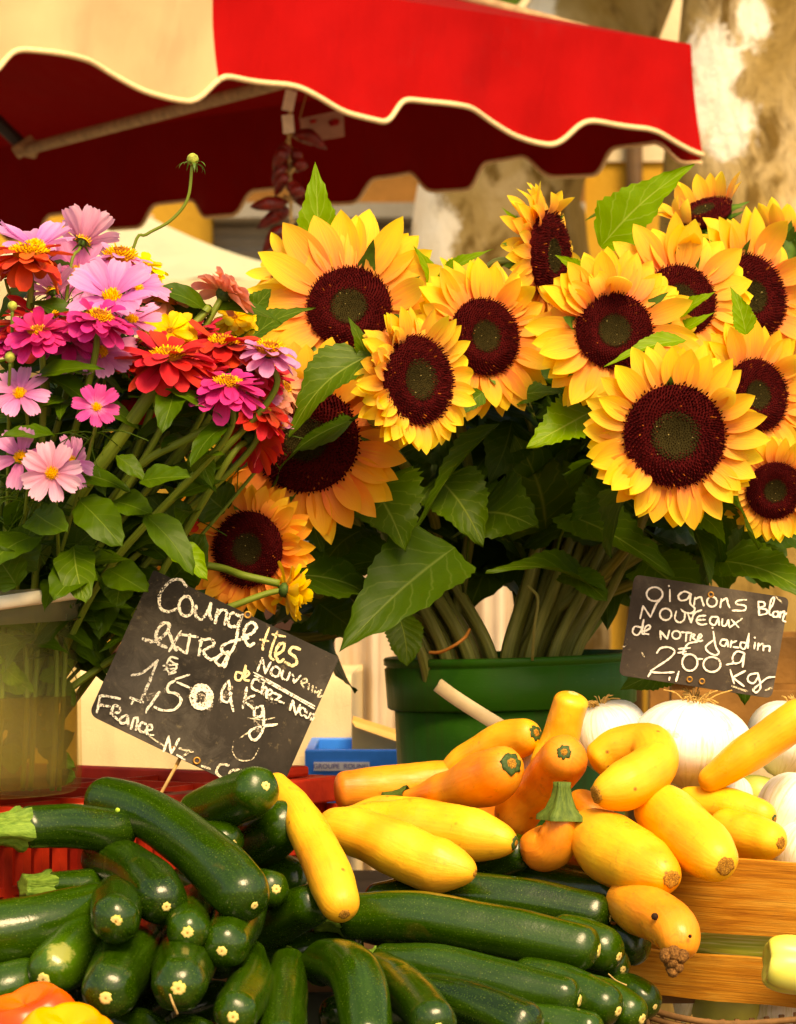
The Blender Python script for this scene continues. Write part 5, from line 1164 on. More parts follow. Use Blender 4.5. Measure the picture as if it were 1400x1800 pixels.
# courgettes deeper in the heap, seen only in the gaps
for i, (x, y, d, x2, y2, d2, lab) in enumerate([
        (300, 1545, 2.52, 470, 1640, 2.47, 'shaded courgette in the gap below the long diagonal one'), (230, 1660, 2.46, 420, 1690, 2.44, 'shaded courgette in the gap left of the big round end'),
        (440, 1690, 2.46, 640, 1660, 2.46, 'shaded courgette in the gap above the two upright ones'), (120, 1600, 2.46, 330, 1610, 2.46, 'shaded courgette buried left of the heap centre'),
        (520, 1590, 2.53, 720, 1640, 2.50, 'shaded courgette behind the stub of green stem'), (560, 1790, 2.36, 740, 1790, 2.36, 'shaded courgette under the curved one'),
        (-40, 1720, 2.40, 150, 1740, 2.38, 'shaded courgette under the scuffed one'), (1000, 1600, 2.58, 1120, 1620, 2.56, 'shaded courgette under the spotted orange squash'),
        (700, 1640, 2.50, 900, 1690, 2.46, 'shaded courgette between the two longest glossy ones'), (420, 1760, 2.40, 300, 1790, 2.38, 'shaded courgette beneath the upright pair')]):
    cz(lab, [(x, y, d), ((x + x2) / 2, (y + y2) / 2 - 6, (d + d2) / 2), (x2, y2, d2)], [36, 42, 38], 0, None, 60 + i)
# straw on the round courgette and by the right tips
M_STRAW = m_plain('dry_straw', (.60, .40, .15), .7, .2, 80, .3)
mb = MB(); tube(mb, [P(299, 1748, 2.157), P(305, 1765, 2.152), P(312, 1782, 2.157)], .0009, 5); tag(mb.build('straw', M_STRAW), 'short dry straw stuck to the big round courgette end', 'straw')
mb = MB(); tube(mb, [P(1070, 1712, 2.40), P(1084, 1724, 2.39), P(1102, 1732, 2.385)], .0007, 5); tag(mb.build('straw', M_STRAW), 'thin dry straw on the courgette tips at the right', 'straw')
# scraps of pale peel
M_PEEL = m_plain('pale_green_scrap', (.35, .55, .06), .6, .2, 300, .3)
for i, (px, py, d, w_, h_, lab) in enumerate([(207, 1424, 2.378, 9, 9, 'tiny pale scrap on the long diagonal courgette'), (440, 1734, 2.232, 16, 9, 'pale green scrap on the upright courgette')]):
    mb = MB(); a = P(px, py, d); r = mp(w_ / 2, d); h2 = mp(h_ / 2, d)
    lathe(mb, a, (0, -.9, .6), [(0, r), (.0012, r * .8), (.0016, .0001)], 7); tag(mb.build('peel_scrap', M_PEEL), lab, 'scrap')

# ================================================================== SQUASHES
sq = squash
SB, SG = 'scar_brown', 'scar_green'
sq('slender yellow squash leaning out from behind the courgette sign', [(480, 1372, 2.52), (525, 1430, 2.47), (570, 1515, 2.41), (606, 1608, 2.355)], [22, 31, 38, 42, 34], (13, SB), None, 1, (.8, 1.0))
sq('large smooth yellow squash lying in front, tip to the right', [(560, 1448, 2.53), (650, 1470, 2.515), (750, 1515, 2.49), (836, 1535, 2.47)], [30, 44, 53, 50, 30], (9, SB), None, 2, (.9, 1.5))
sq('large smooth yellow squash just behind the front one with green tip scar', [(575, 1445, 2.58), (680, 1447, 2.575), (800, 1462, 2.555), (907, 1482, 2.53)], [22, 36, 48, 48, 30], (13, SG), None, 3, (.9, 1.3))
sq('thin yellow neck peeking above the two large smooth squashes', [(600, 1440, 2.63), (670, 1420, 2.63), (760, 1428, 2.62)], [16, 22, 24], None, None, 4)
sq('long orange squash lying at the back against the red crate corner', [(588, 1392, 2.70), (700, 1382, 2.71), (840, 1372, 2.72)], [33, 38, 40], None, None, 5, (.5, .8), 'squash_orange')
sq('orange squash with star shaped scar facing the viewer', [(708, 1402, 2.66), (770, 1392, 2.64), (845, 1372, 2.60), (900, 1342, 2.555)], [12, 34, 50, 42], (21, SG), (46, 13, 'vstem_dark'), 6, (.8, 1.0), 'squash_orange')
sq('yellow squash with dark star scar rising towards the green bucket', [(770, 1392, 2.72), (820, 1342, 2.71), (885, 1308, 2.69), (943, 1288, 2.66)], [20, 34, 40, 28], (15, SG), None, 7, (.9, .9))
sq('upright yellow squash beside the leftmost white onion', [(955, 1370, 2.66), (985, 1300, 2.66), (1008, 1218, 2.65)], [36, 33, 30], (13, 'scar'), None, 8, (.9, .6))
sq('yellow squash with round scarred end raised like a head', [(890, 1455, 2.64), (935, 1400, 2.62), (985, 1345, 2.58), (992, 1322, 2.545)], [40, 40, 44, 38], (14, SG), None, 9, (.9, 1.0), 'squash_orange')
sq('squash with ribbed green stem standing straight up', [(988, 1428, 2.535), (986, 1458, 2.535), (968, 1490, 2.545), (922, 1484, 2.57)], [27, 36, 41, 24], None, (58, 25, 'vstem_dark'), 10, (.35, .8), 'squash_orange', lump=.0)
sq('broad yellow squash with brown tip beside the upright green stem', [(1015, 1450, 2.56), (1075, 1492, 2.52), (1135, 1525, 2.475), (1182, 1546, 2.44)], [42, 62, 60, 36], (20, SB), None, 11, (.9, 1.1))
sq('curled yellow squash bent into a hook in front of the large onion', [(1040, 1345, 2.60), (1085, 1318, 2.60), (1140, 1312, 2.585), (1150, 1345, 2.555), (1105, 1378, 2.53), (1046, 1398, 2.515)], [32, 38, 40, 43, 45, 30], (20, SB), None, 12, (.6, 1.0))
sq('yellow squash with brown speckled tip resting over the wooden slat', [(1135, 1402, 2.56), (1180, 1440, 2.53), (1235, 1490, 2.47), (1276, 1524, 2.43)], [44, 54, 54, 38], (21, SB), None, 13, (.9, 1.0))
sq('yellow squash with small green tip behind the speckled one', [(1190, 1412, 2.62), (1270, 1416, 2.60), (1362, 1440, 2.57)], [28, 34, 24], (9, SG), None, 14, (.9, 1.1))
sq('short yellow squash with brown tip lying on the slat at the right', [(1250, 1450, 2.585), (1320, 1470, 2.56), (1374, 1482, 2.53)], [36, 40, 30], (13, SB), None, 15)
sq('long bright yellow squash sloping up to the right edge', [(1232, 1382, 2.60), (1310, 1328, 2.59), (1430, 1245, 2.58)], [22, 35, 36], None, None, 16)
sq('spotted orange squash with ragged brown end hanging over the slats', [(1190, 1688, 2.385), (1190, 1640, 2.395), (1145, 1605, 2.44), (1090, 1580, 2.50)], [36, 46, 48, 36], None, (18, 22, 'vbrown') if False else None, 17, (1.0, .9), 'squash_orange')
sq('orange squash glimpsed below the curled one', [(1000, 1400, 2.64), (1040, 1430, 2.63), (1080, 1470, 2.62)], [26, 32, 32], None, None, 18, (1, 1), 'squash_orange')
sq('orange squash glimpsed behind the star scarred one', [(830, 1450, 2.68), (880, 1410, 2.68), (950, 1378, 2.67)], [34, 38, 34], None, None, 19, (1, 1), 'squash_orange')
sq('orange squash lying below the stem-up one on the courgettes', [(930, 1500, 2.60), (1010, 1500, 2.59), (1090, 1530, 2.58)], [28, 30, 30], None, None, 20, (1, 1), 'squash_orange')
# ragged brown end of the spotted squash
mb = MB(); rng = random.Random(4)
for i, (px, py) in enumerate([(1172, 1682), (1186, 1678), (1200, 1684), (1182, 1694), (1192, 1700), (1184, 1708)]):
    a = P(px, py, 2.352); lathe(mb, a + Vector((0, .006, 0)), (rng.uniform(-.4, .4), -1, rng.uniform(-.5, .1)), [(-.004, .0055), (.003, .0048), (.0065, .003), (.0075, .0001)], 9)
spt = [o for o in bpy.data.objects if o.get('label', '').startswith('spotted orange')][0]
mb.build('ragged_end', MAT['ragged'], spt)
mb = MB()
for px, py, rr, d in [(1152, 1612, 6, 2.385), (1214, 1647, 3, 2.365)]:
    lathe(mb, P(px, py, d) + Vector((0, .004, 0)), (.1, -1, .35), [(0, mp(rr, d) * 1.1), (.0015, mp(rr, d)), (.002, .0001)], 9)
mb.build('black_spots', m_plain('black_spot', (.03, .015, .008), .8, .1, 200, .3), spt)

# ================================================================== ONIONS
def m_onion():
    m, nt, out = newmat('white_onion_skin'); uv = uvco(nt, 34, 1.0); co = objco(nt)
    s = noise(nt, 1, uv, 5, .7, .8); v = N(nt, 'SeparateXYZ', {0: N(nt, 'TexCoord').outputs['UV']}).outputs[1]
    c = ramp(nt, s, [(.28, (.80, .77, .55)), (.42, (.90, .88, .74)), (.58, (.94, .93, .84)), (.8, (.95, .945, .90))])
    c = mixc(nt, math_(nt, 'MULTIPLY', ramp(nt, noise(nt, 1, uvco(nt, 70, 2.5), 4, .6, .6), [(.52, 0), (.64, 1)]), .5), c, (.60, .60, .24))
    c = mixc(nt, ramp(nt, math_(nt, 'ADD', v, math_(nt, 'MULTIPLY', math_(nt, 'SUBTRACT', s, .5), .35)), [(.55, 0), (1, .75)]), c, (.66, .62, .18))
    c = mixc(nt, math_(nt, 'MULTIPLY', ramp(nt, noise(nt, 34, co, 5, .7, 1), [(.60, 0), (.70, 1)]), .60), c, (.62, .46, .16))
    b = pbsdf(nt, out, c, .32, .4, bump(nt, math_(nt, 'ADD', s, math_(nt, 'MULTIPLY', noise(nt, 20, co), .9)), .32, .004))
    b.inputs['Subsurface Weight'].default_value = .10; b.inputs['Subsurface Radius'].default_value = (.012, .010, .006); b.inputs['Subsurface Scale'].default_value = .5
    return m
M_ON = m_onion(); M_ONG = m_plain('greenish_onion', (.42, .46, .10), .4, .4, 14, .35, .15)
M_ROOT = m_plain('dry_onion_roots', (.52, .32, .10), .8, .1, 300, .4)
def onion(label, px, py, d, rpx, axis, seed, squashy=.82, roots=True, neck=1.5, mat=None, group='white onions in the wooden crate'):
    rng = random.Random(seed); c = P(px, py, d); r = mp(rpx, d); z = Vector(axis).normalized()
    t = thing('white_onion', label, 'onion', c - Vector((0, 0, r * squashy)), group)
    mb = MB(); tab = []
    for k in range(22):
        a = math.pi * k / 21; h = math.cos(a) * squashy; q = math.sin(a)
        if h > .5: h -= .16 * ((h - .5) / .32) ** 2 * .5
        tab.append((h * r, max(1e-4, q * r)))
    nk = []
    for h, q in tab:
        if h < -.55 * r: f = min(1, (-.55 - h / r) / .28); h = h - f * f * r * (neck - 1) * .8; q = max(q, r * .16 * (1 if f < .98 else .6) * 1.0) if f > .25 else q
        nk.append((h, q))
    x, y, _ = basis(z); seg = 40; rows = []; uvs = []; ph = rng.random() * 6
    for k, (h, q) in enumerate(nk):
        rows.append([c + z * h + (x * math.cos(a) + y * math.sin(a)) * q * (1 + .022 * math.cos(3 * a + ph) + .008 * math.cos(7 * a + ph * 2) + .002 * math.cos(17 * a)) for a in [2 * math.pi * (j % seg) / seg for j in range(seg + 1)]])
        uvs.append([(j / seg, k / 21) for j in range(seg + 1)])
    mb.grid(rows, uvs, flip=False); mb.build('bulb', mat or M_ON, t)
    if roots:
        mb = MB(); top_ = c + z * nk[0][0]
        for i in range(34):
            a = rng.random() * 6.28; o_ = top_ + (x * math.cos(a) + y * math.sin(a)) * rng.random() * r * .16; dv = (x * math.cos(a) + y * math.sin(a)) * rng.uniform(.5, 1.3) + z * rng.uniform(.1, .7); ln = r * rng.uniform(.15, .36)
            if i == 0: dv = Vector((1, -.1, .35)); ln = r * .5
            tube(mb, [o_ - z * .003, o_ + dv * ln * .5 + z * .002, o_ + dv * ln + Vector((rng.uniform(-.003, .003), 0, rng.uniform(-.003, .003)))], .0006, 4, 6)
        mb.build('roots', M_ROOT, t)
    return t
onion('largest white onion in the middle with dry roots on top', 1216, 1302, 2.66, 106, (.10, -.10, 1), 1, .69, True, 1.45)
onion('white onion behind the upright yellow squash', 1070, 1290, 2.70, 70, (-.3, -.1, .9), 2, .92, True, 1.3)
onion('white onion at the upper right behind the sloping squash', 1385, 1290, 2.72, 72, (.2, -.2, 1), 3, .85, True, 1.3)
onion('white onion below the sloping squash at the right edge', 1402, 1428, 2.64, 74, (.6, .3, .8), 4, .95, False, 1.3)
onion('white onion low at the right edge just above the slat', 1420, 1500, 2.60, 62, (.5, .2, .8), 5, .9, False, 1.3)
onion('white onion half hidden below the star scarred squash tip', 938, 1345, 2.71, 36, (-.4, 0, .9), 6, .9, False, 1.2)
onion('white onion between the curled squash and the sloping one', 1265, 1400, 2.70, 60, (.3, .2, 1), 7, .9, False, 1.2)
onion('greenish onion showing below the lower slat', 1275, 1768, 2.60, 62, (.1, .3, 1), 8, .85, False, 1.2, M_ONG)
onion('pale onion below the lower slat at the bottom right', 1372, 1786, 2.60, 52, (.1, .3, 1), 9, .9, False, 1.2)
onion('small pointed onion below the lower slat beside the last courgette', 1205, 1758, 2.60, 24, (.2, .1, 1), 10, .9, False, 2.0)
onion('yellowish onion behind the curled squash on the right', 1330, 1400, 2.72, 46, (.2, .3, 1), 11, .9, False, 1.2, M_ONG)
# onion leaf between the slats
M_LEEK = m_plain('onion_stalk', (.36, .46, .06), .45, .35, 1, .2, .1)
def m_leek():
    m, nt, out = newmat('onion_stalk_green'); s = noise(nt, 1, uvco(nt, 40, 1.2), 3)
    pbsdf(nt, out, ramp(nt, s, [(.3, (.24, .36, .025)), (.55, (.48, .58, .10)), (.75, (.80, .82, .52))]), .4, .35, bump(nt, s, .3, .001), .1); return m
M_LEEK = m_leek()
t = thing('onion_stalk', 'pale green onion stalk squeezed between the two slats', 'stalk', P(1300, 1680, 2.53), None)
mb = MB(); tube(mb, [P(1195, 1656, 2.575), P(1260, 1662, 2.555), P(1320, 1668, 2.535), P(1420, 1672, 2.51)], [.006, .0125, .014, .014], 16, 24); mb.build('stalk', M_LEEK, t)
# twigs of a basket at the bottom right corner
M_TWIG = m_plain('basket_twig', (.20, .10, .035), .7, .2, 60, .4)
t = thing('wicker_basket', 'edge of a wicker basket under the onions at the bottom right', 'basket', P(1280, 1850, 2.48))
mb = MB()
for k in range(6):
    tube(mb, [P(1135, 1772 + k * 14, 2.47), P(1200, 1790 + k * 14, 2.455), P(1290, 1800 + k * 14, 2.445), P(1430, 1790 + k * 14, 2.44)], .0028, 7, 18)
mb.build('rim', M_TWIG, t)
mb = MB()
for k in range(12): tube(mb, [P(1140 + k * 26, 1778 + 14 * math.sin(k * .3), 2.468), P(1140 + k * 26, 1880, 2.47)], .0025, 6)
mb.build('stakes', M_TWIG, t)

# ================================================================== BELL PEPPERS
def m_pep(name, a, b):
    m, nt, out = newmat(name); co = objco(nt)
    c = ramp(nt, noise(nt, 10, co, 3), [(.35, a), (.65, b)])
    p = pbsdf(nt, out, c, .3, .45, bump(nt, noise(nt, 40, co), .08, .003)); p.inputs['Subsurface Weight'].default_value = .12
    p.inputs['Subsurface Radius'].default_value = (.012, .006, .002); return m
def bell(label, px, py, d, rpx, axis, seed, mat, hgt=1.0, lobes=4, ph=0, stem=True):
    c = P(px, py, d); r = mp(rpx, d); x, y, z = basis(axis); t = thing('bell_pepper', label, 'pepper', c - Vector((0, 0, r)))
    rows = []; uvs = []; n = 48
    for k in range(25):
        a = math.pi * k / 24; h = math.cos(a); q = max(1e-4, math.sin(a)) ** (.62 if lobes != 4 or hgt < 1.2 else .38); lob = .15 * (0.35 + .65 * abs(h)); row = []
        for j in range(n + 1):
            b = 2 * math.pi * (j % n) / n; g_ = abs(math.cos(lobes * b / 2 + ph)); rr = r * q * (1 - lob * (1 - g_) ** 1.6) * (1 - .12 * h * -1)
            dim = .30 * r * max(0, 1 - (q / .62) ** 2) if k < 12 else .18 * r * max(0, 1 - (q / .6) ** 2)
            row.append(c + z * (h * r * hgt - (dim if h > 0 else -dim) + .06 * r * g_ * h) + (x * math.cos(b) + y * math.sin(b)) * rr)
        rows.append(row); uvs.append([(j / n, k / 24) for j in range(n + 1)])
    mb = MB(); mb.grid(rows, uvs); mb.build('fruit', mat, t)
    if stem: veg_stem(t, c + z * r * hgt * .68, z, r * .14, r * .5, MAT['vstem'], seed, 1.8)
    return t
bell('orange red bell pepper in the bottom left corner', 62, 1822, 2.17, 88, (-.25, -.2, .9), 1, m_pep('orange_red_pepper', (.72, .055, .008), (.78, .17, .012)), .95, 4, .6, False)
bell('yellow orange bell pepper in front of the orange red one', 118, 1862, 2.06, 92, (.1, -.25, .9), 2, m_pep('yellow_orange_pepper', (.78, .24, .010), (.82, .36, .012)), .95, 4, .3, False)
bell('yellow green pepper cut off by the right edge in front of the slats', 1414, 1698, 2.445, 52, (-1, -.05, .12), 3, m_pep('yellow_green_pepper', (.66, .66, .06), (.80, .80, .26)), 1.35, 4, .8, False)
# ================================================================== SUNFLOWERS
BA = lambda i: (792 + (i % 5) * 16 - 30, 1190, 2.955 - .02 * (i % 3))
BB = lambda i: (925 + (i % 5) * 17 - 25, 1190, 2.955 - .02 * (i % 3))
sf = {}
sf[1] = sunflower('large sunflower at the top left, upright pointed leaf behind it', 614, 540, 2.74, 168, (-.04, -1, .24), BA(0), 1, .44, el=.15, mid=(690, 860, 2.95))
sf[2] = sunflower('sunflower facing right with petals curled over its lower rim', 735, 668, 2.59, 130, (.85, -1, .04), BA(1), 2, .60, el=.5, drop=[(150, 280, 9)], mid=(760, 900, 2.92))
sf[3] = sunflower('sunflower with oval disk right of the curled one', 852, 592, 2.72, 136, (.50, -1, .08), BA(2), 3, .50, el=.22, mid=(830, 880, 2.93))
sf[4] = sunflower('sunflower turned almost sideways at the top centre right', 968, 450, 2.82, 132, (1.0, -.50, .02), BB(0), 4, .60, el=.15, drop=[(-30, 60, 3)], mid=(960, 850, 2.95))
sf[5] = sunflower('sunflower above the largest front one, leaf crossing its disk', 1080, 582, 2.66, 142, (.10, -1, .10), BB(1), 5, .48, el=.18, drop=[(240, 300, 4)], mid=(1030, 880, 2.93))
sf[6] = sunflower('sunflower half hidden behind two others on the right', 1196, 528, 2.75, 140, (.20, -1, .20), BB(2), 6, .46, el=.2, mid=(1090, 880, 2.95))
sf[7] = sunflower('sunflower facing right near the right edge, small upright leaf on it', 1322, 522, 2.85, 150, (.66, -1, .10), BB(3), 7, .50, el=.25, mid=(1150, 880, 2.96))
sf[8] = sunflower('largest front sunflower on the right facing the viewer', 1186, 766, 2.56, 160, (.08, -1, -.04), BB(4), 8, .56, el=.28, bend=-.45, drop=[(130, 170, 4)], mid=(1110, 950, 2.86))
sf[9] = sunflower('sunflower partly behind the largest one at the right edge', 1330, 695, 2.71, 128, (.52, -1, .06), BB(5), 9, .50, el=.2, mid=(1180, 930, 2.93))
sf[10] = sunflower('small sunflower at the lower right edge with twisted petals', 1362, 862, 2.68, 92, (.10, -1, -.24), BB(6), 10, .55, el=.4, drop=[(120, 190, 4)], mid=(1220, 980, 2.9))
sf[11] = sunflower('sunflower seen edge on at the top right with petals swept back', 1238, 372, 2.96, 100, (-.35, -.45, .85), BB(7), 11, .50, el=1.0, bend=-.2, skip=[(100, 215)], mid=(1130, 850, 3.02), npet=16)
sf[12] = sunflower('sunflower seen from behind with green bracts at the right edge', 1380, 425, 2.95, 88, (.15, .55, .8), BB(8), 12, .45, el=1.0, bend=.15, mid=(1200, 850, 3.02), npet=18)
sf[13] = sunflower('broad orange sunflower low on the left behind the zinnias', 538, 772, 2.665, 172, (-.05, -1, -.04), BA(3), 13, .54, 'sun_orange', el=.2, mid=(660, 960, 2.95))
sf[14] = sunflower('shaded orange sunflower directly above the courgette sign', 437, 965, 2.63, 114, (-.42, -1, .02), BA(4), 14, .58, 'sun_orange', el=.35, mid=(620, 1060, 2.95))
sf[15] = sunflower('sunflower peeking out left of the upright pointed leaf', 505, 470, 2.83, 72, (-.5, -.8, .45), BA(5), 15, .42, el=.3, mid=(650, 850, 3.0), npet=16)
sf[16] = sunflower('sunflower tips peeking up behind the oval one', 818, 490, 2.90, 58, (.1, -.6, .8), BA(6), 16, .42, el=.5, mid=(790, 850, 3.0), npet=16)
sf[17] = sunflower('small shaded sunflower behind the leaves left of the sign', 318, 925, 2.84, 62, (.5, -1, -.1), BA(7), 17, .50, 'sun_orange', el=.4, mid=(560, 1080, 2.98), npet=16)
sf[18] = sunflower('small orange bloom peeking out at the top edge of the sign', 248, 1015, 2.80, 44, (-.1, -1, -.3), BA(8), 18, .40, 'sun_orange', el=.4, mid=(520, 1120, 2.98), npet=14)
# leaves drawn out one by one (base, tip, width, material, facing, fold, arc)
HL = hand_leaf
HL(sf[1], (560, 470, 2.785), (554, 284, 2.79), 92, 'leaf_bright', (-.2, -1, .2), .15, .03, .02, 'taper', petiole=(575, 520, 2.80), label='upright pointed leaf')
HL(sf[3], (790, 545, 2.76), (728, 432, 2.74), 56, 'leaf_bright', (.2, -1, .1), .3, .05, .04, 'taper', petiole=(810, 590, 2.78))
HL(sf[16], (772, 492, 2.84), (868, 438, 2.82), 40, 'leaf_bright', (.1, -.7, .7), .3, .06, .03, 'taper', petiole=(800, 520, 2.88))
HL(sf[4], (1056, 434, 2.84), (1221, 288, 2.82), 112, 'leaf_bright', (-.25, -1, .35), .22, .06, .03, 'taper', label='large pointed leaf at the top')
HL(sf[4], (925, 405, 2.83), (882, 364, 2.82), 18, 'leaf_bright', (0, -1, .3), .3, .05, 0, 'taper')
HL(sf[4], (1120, 385, 2.88), (1035, 372, 2.86), 46, 'leaf', (0, -.6, .8), .4, .25, .03, 'taper', curl=.2)
HL(sf[11], (1190, 440, 2.86), (1232, 400, 2.82), 34, 'leaf_bright', (-.4, -.6, .8), .5, .35, .02, 'taper', curl=.5)
HL(sf[4], (1030, 490, 2.76), (975, 448, 2.74), 38, 'leaf_bright', (.2, -1, .3), .2, .04, .02, 'taper')
HL(sf[1], (436, 600, 2.70), (556, 542, 2.69), 64, 'leaf', (0, -.8, .7), .3, .08, .04, 'taper', petiole=(470, 640, 2.72))
HL(sf[1], (430, 570, 2.73), (478, 508, 2.72), 54, 'leaf', (-.3, -1, .4), .25, .05, .05, 'oval')
HL(sf[13], (655, 622, 2.59), (508, 768, 2.575), 104, 'leaf', (-.35, -1, .55), .38, .10, .04, 'heart', petiole=(690, 700, 2.70), label='drooping leaf across the broad orange bloom')
HL(sf[13], (650, 650, 2.60), (612, 556, 2.59), 46, 'leaf', (.3, -1, .1), .3, .06, .03, 'taper')
HL(sf[2], (850, 690, 2.66), (795, 740, 2.64), 40, 'leaf', (.2, -1, .2), .3, .06, .03, 'taper')
HL(sf[8], (1042, 722, 2.70), (926, 786, 2.66), 104, 'leaf_bright', (-.1, -1, .45), .22, .06, .05, 'heart', serr=.08, petiole=(1075, 745, 2.74))
HL(sf[2], (640, 840, 2.76), (714, 972, 2.69), 168, 'leaf', (.15, -1, .5), .22, .06, .05, 'heart', serr=.07, petiole=(720, 940, 2.88))
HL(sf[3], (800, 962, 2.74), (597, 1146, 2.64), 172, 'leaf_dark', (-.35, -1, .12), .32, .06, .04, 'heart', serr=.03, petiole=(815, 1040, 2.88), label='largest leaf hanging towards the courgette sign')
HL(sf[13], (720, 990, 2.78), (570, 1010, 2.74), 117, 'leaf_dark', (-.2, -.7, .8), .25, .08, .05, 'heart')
HL(sf[3], (878, 745, 2.78), (728, 940, 2.76), 64, 'leaf', (-.9, -.6, .2), .6, .08, .03, 'taper', serr=.08)
HL(sf[3], (830, 905, 2.84), (948, 930, 2.77), 170, 'leaf', (.1, -1, .4), .2, .08, .05, 'heart', serr=.06, petiole=(820, 1000, 2.88))
HL(sf[4], (960, 930, 2.90), (905, 765, 2.84), 195, 'leaf', (.1, -1, .1), .2, .08, .04, 'heart')
HL(sf[4], (900, 740, 2.86), (860, 850, 2.84), 102, 'leaf_dark', (.1, -1, .1), .25, .08, .04, 'heart')
HL(sf[5], (995, 905, 2.80), (1186, 1014, 2.70), 129, 'leaf', (.1, -.8, .8), .28, .10, .05, 'heart', serr=.06, petiole=(975, 1000, 2.86))
HL(sf[5], (1062, 1050, 2.80), (856, 1002, 2.74), 102, 'leaf', (0, -.5, .9), .35, .12, .06, 'heart', serr=.05)
HL(sf[5], (985, 1010, 2.80), (1068, 1056, 2.76), 70, 'leaf', (.1, -.8, .7), .2, .10, .05, 'oval')
HL(sf[8], (1232, 905, 2.70), (1276, 957, 2.68), 46, 'leaf_bright', (.1, -1, .2), .2, .04, .03, 'taper')
HL(sf[9], (1222, 930, 2.74), (1252, 1034, 2.72), 54, 'leaf', (.7, -.8, .2), .5, .05, .03, 'taper')
HL(sf[9], (1130, 985, 2.80), (1250, 1090, 2.74), 130, 'leaf', (.1, -.9, .6), .2, .08, .05, 'heart')
HL(sf[13], (640, 930, 2.82), (560, 1010, 2.76), 110, 'leaf', (-.1, -.9, .6), .2, .08, .05, 'heart')
HL(sf[2], (770, 840, 2.80), (850, 960, 2.76), 130, 'leaf', (.1, -1, .4), .2, .08, .05, 'heart')
HL(sf[5], (1090, 880, 2.82), (1000, 930, 2.77), 110, 'leaf', (-.1, -1, .5), .2, .08, .05, 'heart')
HL(sf[10], (1262, 985, 2.76), (1430, 1050, 2.70), 122, 'leaf', (0, -.7, .8), .2, .08, .05, 'heart')
HL(sf[10], (1330, 930, 2.82), (1440, 975, 2.80), 97, 'leaf_dark', (0, -.7, .8), .2, .08, .05, 'heart')
HL(sf[7], (1312, 588, 2.66), (1283, 502, 2.66), 48, 'leaf_bright', (.2, -1, .1), .25, .05, .03, 'taper')
HL(sf[6], (1190, 556, 2.68), (1260, 512, 2.67), 38, 'leaf_bright', (0, -.8, .7), .3, .05, .03, 'taper')
HL(sf[6], (1180, 590, 2.68), (1258, 548, 2.67), 36, 'leaf_bright', (0, -.8, .7), .3, .05, .03, 'taper')
HL(sf[5], (1206, 598, 2.62), (1062, 645, 2.60), 44, 'leaf_bright', (0, -.8, .8), .35, .08, .03, 'taper', label='narrow leaf crossing the disk')
HL(sf[1], (700, 1078, 2.84), (716, 1172, 2.82), 70, 'leaf', (.1, -1, .2), .2, .05, .05, 'oval')
HL(sf[10], (1180, 1180, 2.76), (1090, 1214, 2.74), 73, 'leaf', (0, -1, .6), .2, .06, .05, 'heart')
HL(sf[10], (1290, 1130, 2.76), (1310, 1240, 2.76), 85, 'leaf_dark', (0, -1, .3), .2, .06, .05, 'heart')
HL(sf[13], (540, 880, 2.76), (572, 986, 2.74), 50, 'leaf', (.3, -1, .2), .25, .05, .03, 'taper')
HL(sf[14], (560, 1060, 2.82), (640, 1120, 2.80), 109, 'leaf_dark', (0, -1, .4), .2, .06, .05, 'heart')
HL(sf[3], (895, 700, 2.74), (1000, 690, 2.72), 60, 'leaf', (0, -.8, .6), .2, .06, .05, 'taper')
HL(sf[13], (600, 1060, 2.86), (560, 960, 2.84), 109, 'leaf_dark', (0, -1, .2), .2, .06, .05, 'heart')
HL(sf[1], (680, 880, 2.88), (760, 790, 2.84), 146, 'leaf_dark', (0, -1, .2), .2, .06, .05, 'heart')
HL(sf[2], (790, 760, 2.86), (700, 800, 2.84), 134, 'leaf_dark', (0, -1, .2), .2, .06, .05, 'heart')
HL(sf[8], (1120, 900, 2.84), (1040, 800, 2.82), 146, 'leaf_dark', (0, -1, .2), .2, .06, .05, 'heart')
HL(sf[9], (1230, 1030, 2.84), (1150, 960, 2.82), 146, 'leaf_dark', (0, -1, .2), .2, .06, .05, 'heart')
HL(sf[9], (1290, 990, 2.88), (1400, 900, 2.86), 170, 'leaf_dark', (0, -1, .2), .2, .06, .05, 'heart')
HL(sf[7], (1050, 760, 2.88), (960, 690, 2.86), 134, 'leaf_dark', (0, -1, .2), .2, .06, .05, 'heart')
# bare stems that fill the two bunches
def bare(label, pts, r):
    p = [P(*q) for q in pts]; t = thing('cut_flower', label, 'cut flower', p[-1], 'cut stems in the green bucket')
    mb = MB(); tube(mb, p, [r * .8, r, r * 1.05, r * 1.1], 9, 24); mb.build('stem', MAT['stem_thick'], t); return t
rng = random.Random(77)
for side in (0, 1):
    for i in range(13):
        u = i / 12; dz = .05 * ((i * 5) % 4) / 3 + .012
        if side == 0: x0, x1 = 742 + 122 * u, 610 + 150 * u + rng.uniform(-15, 15)
        else: x0, x1 = 892 + 122 * u, 960 + 175 * u + rng.uniform(-15, 15)
        lab = ('cut green stem in the left tied bunch of the green bucket', 'cut green stem in the right bunch of the green bucket')[side]
        y1 = 900 + rng.uniform(-25, 25); dx = x1 - x0
        t = bare(lab, [(x1, y1, 2.93 + dz), (lerp(x0, x1, .55) - dx * .05, 1035, 2.895 + dz), (x0, 1150, 2.875 + dz), (x0 - dx * .2, 1290, 2.90 + dz)], rng.uniform(.0050, .0068))
        mb = MB(); a = P(x1, y1, 2.93 + dz); az = rng.uniform(0, 6.28); dv = Vector((math.cos(az), .4, rng.uniform(-.1, .6))).normalized(); leaf(mb, a, a + dv * .09, .075, (0, -1, .5), .2, .1, .05, rng=rng); mb.build('leaf', MAT['leaf_dark'], t)

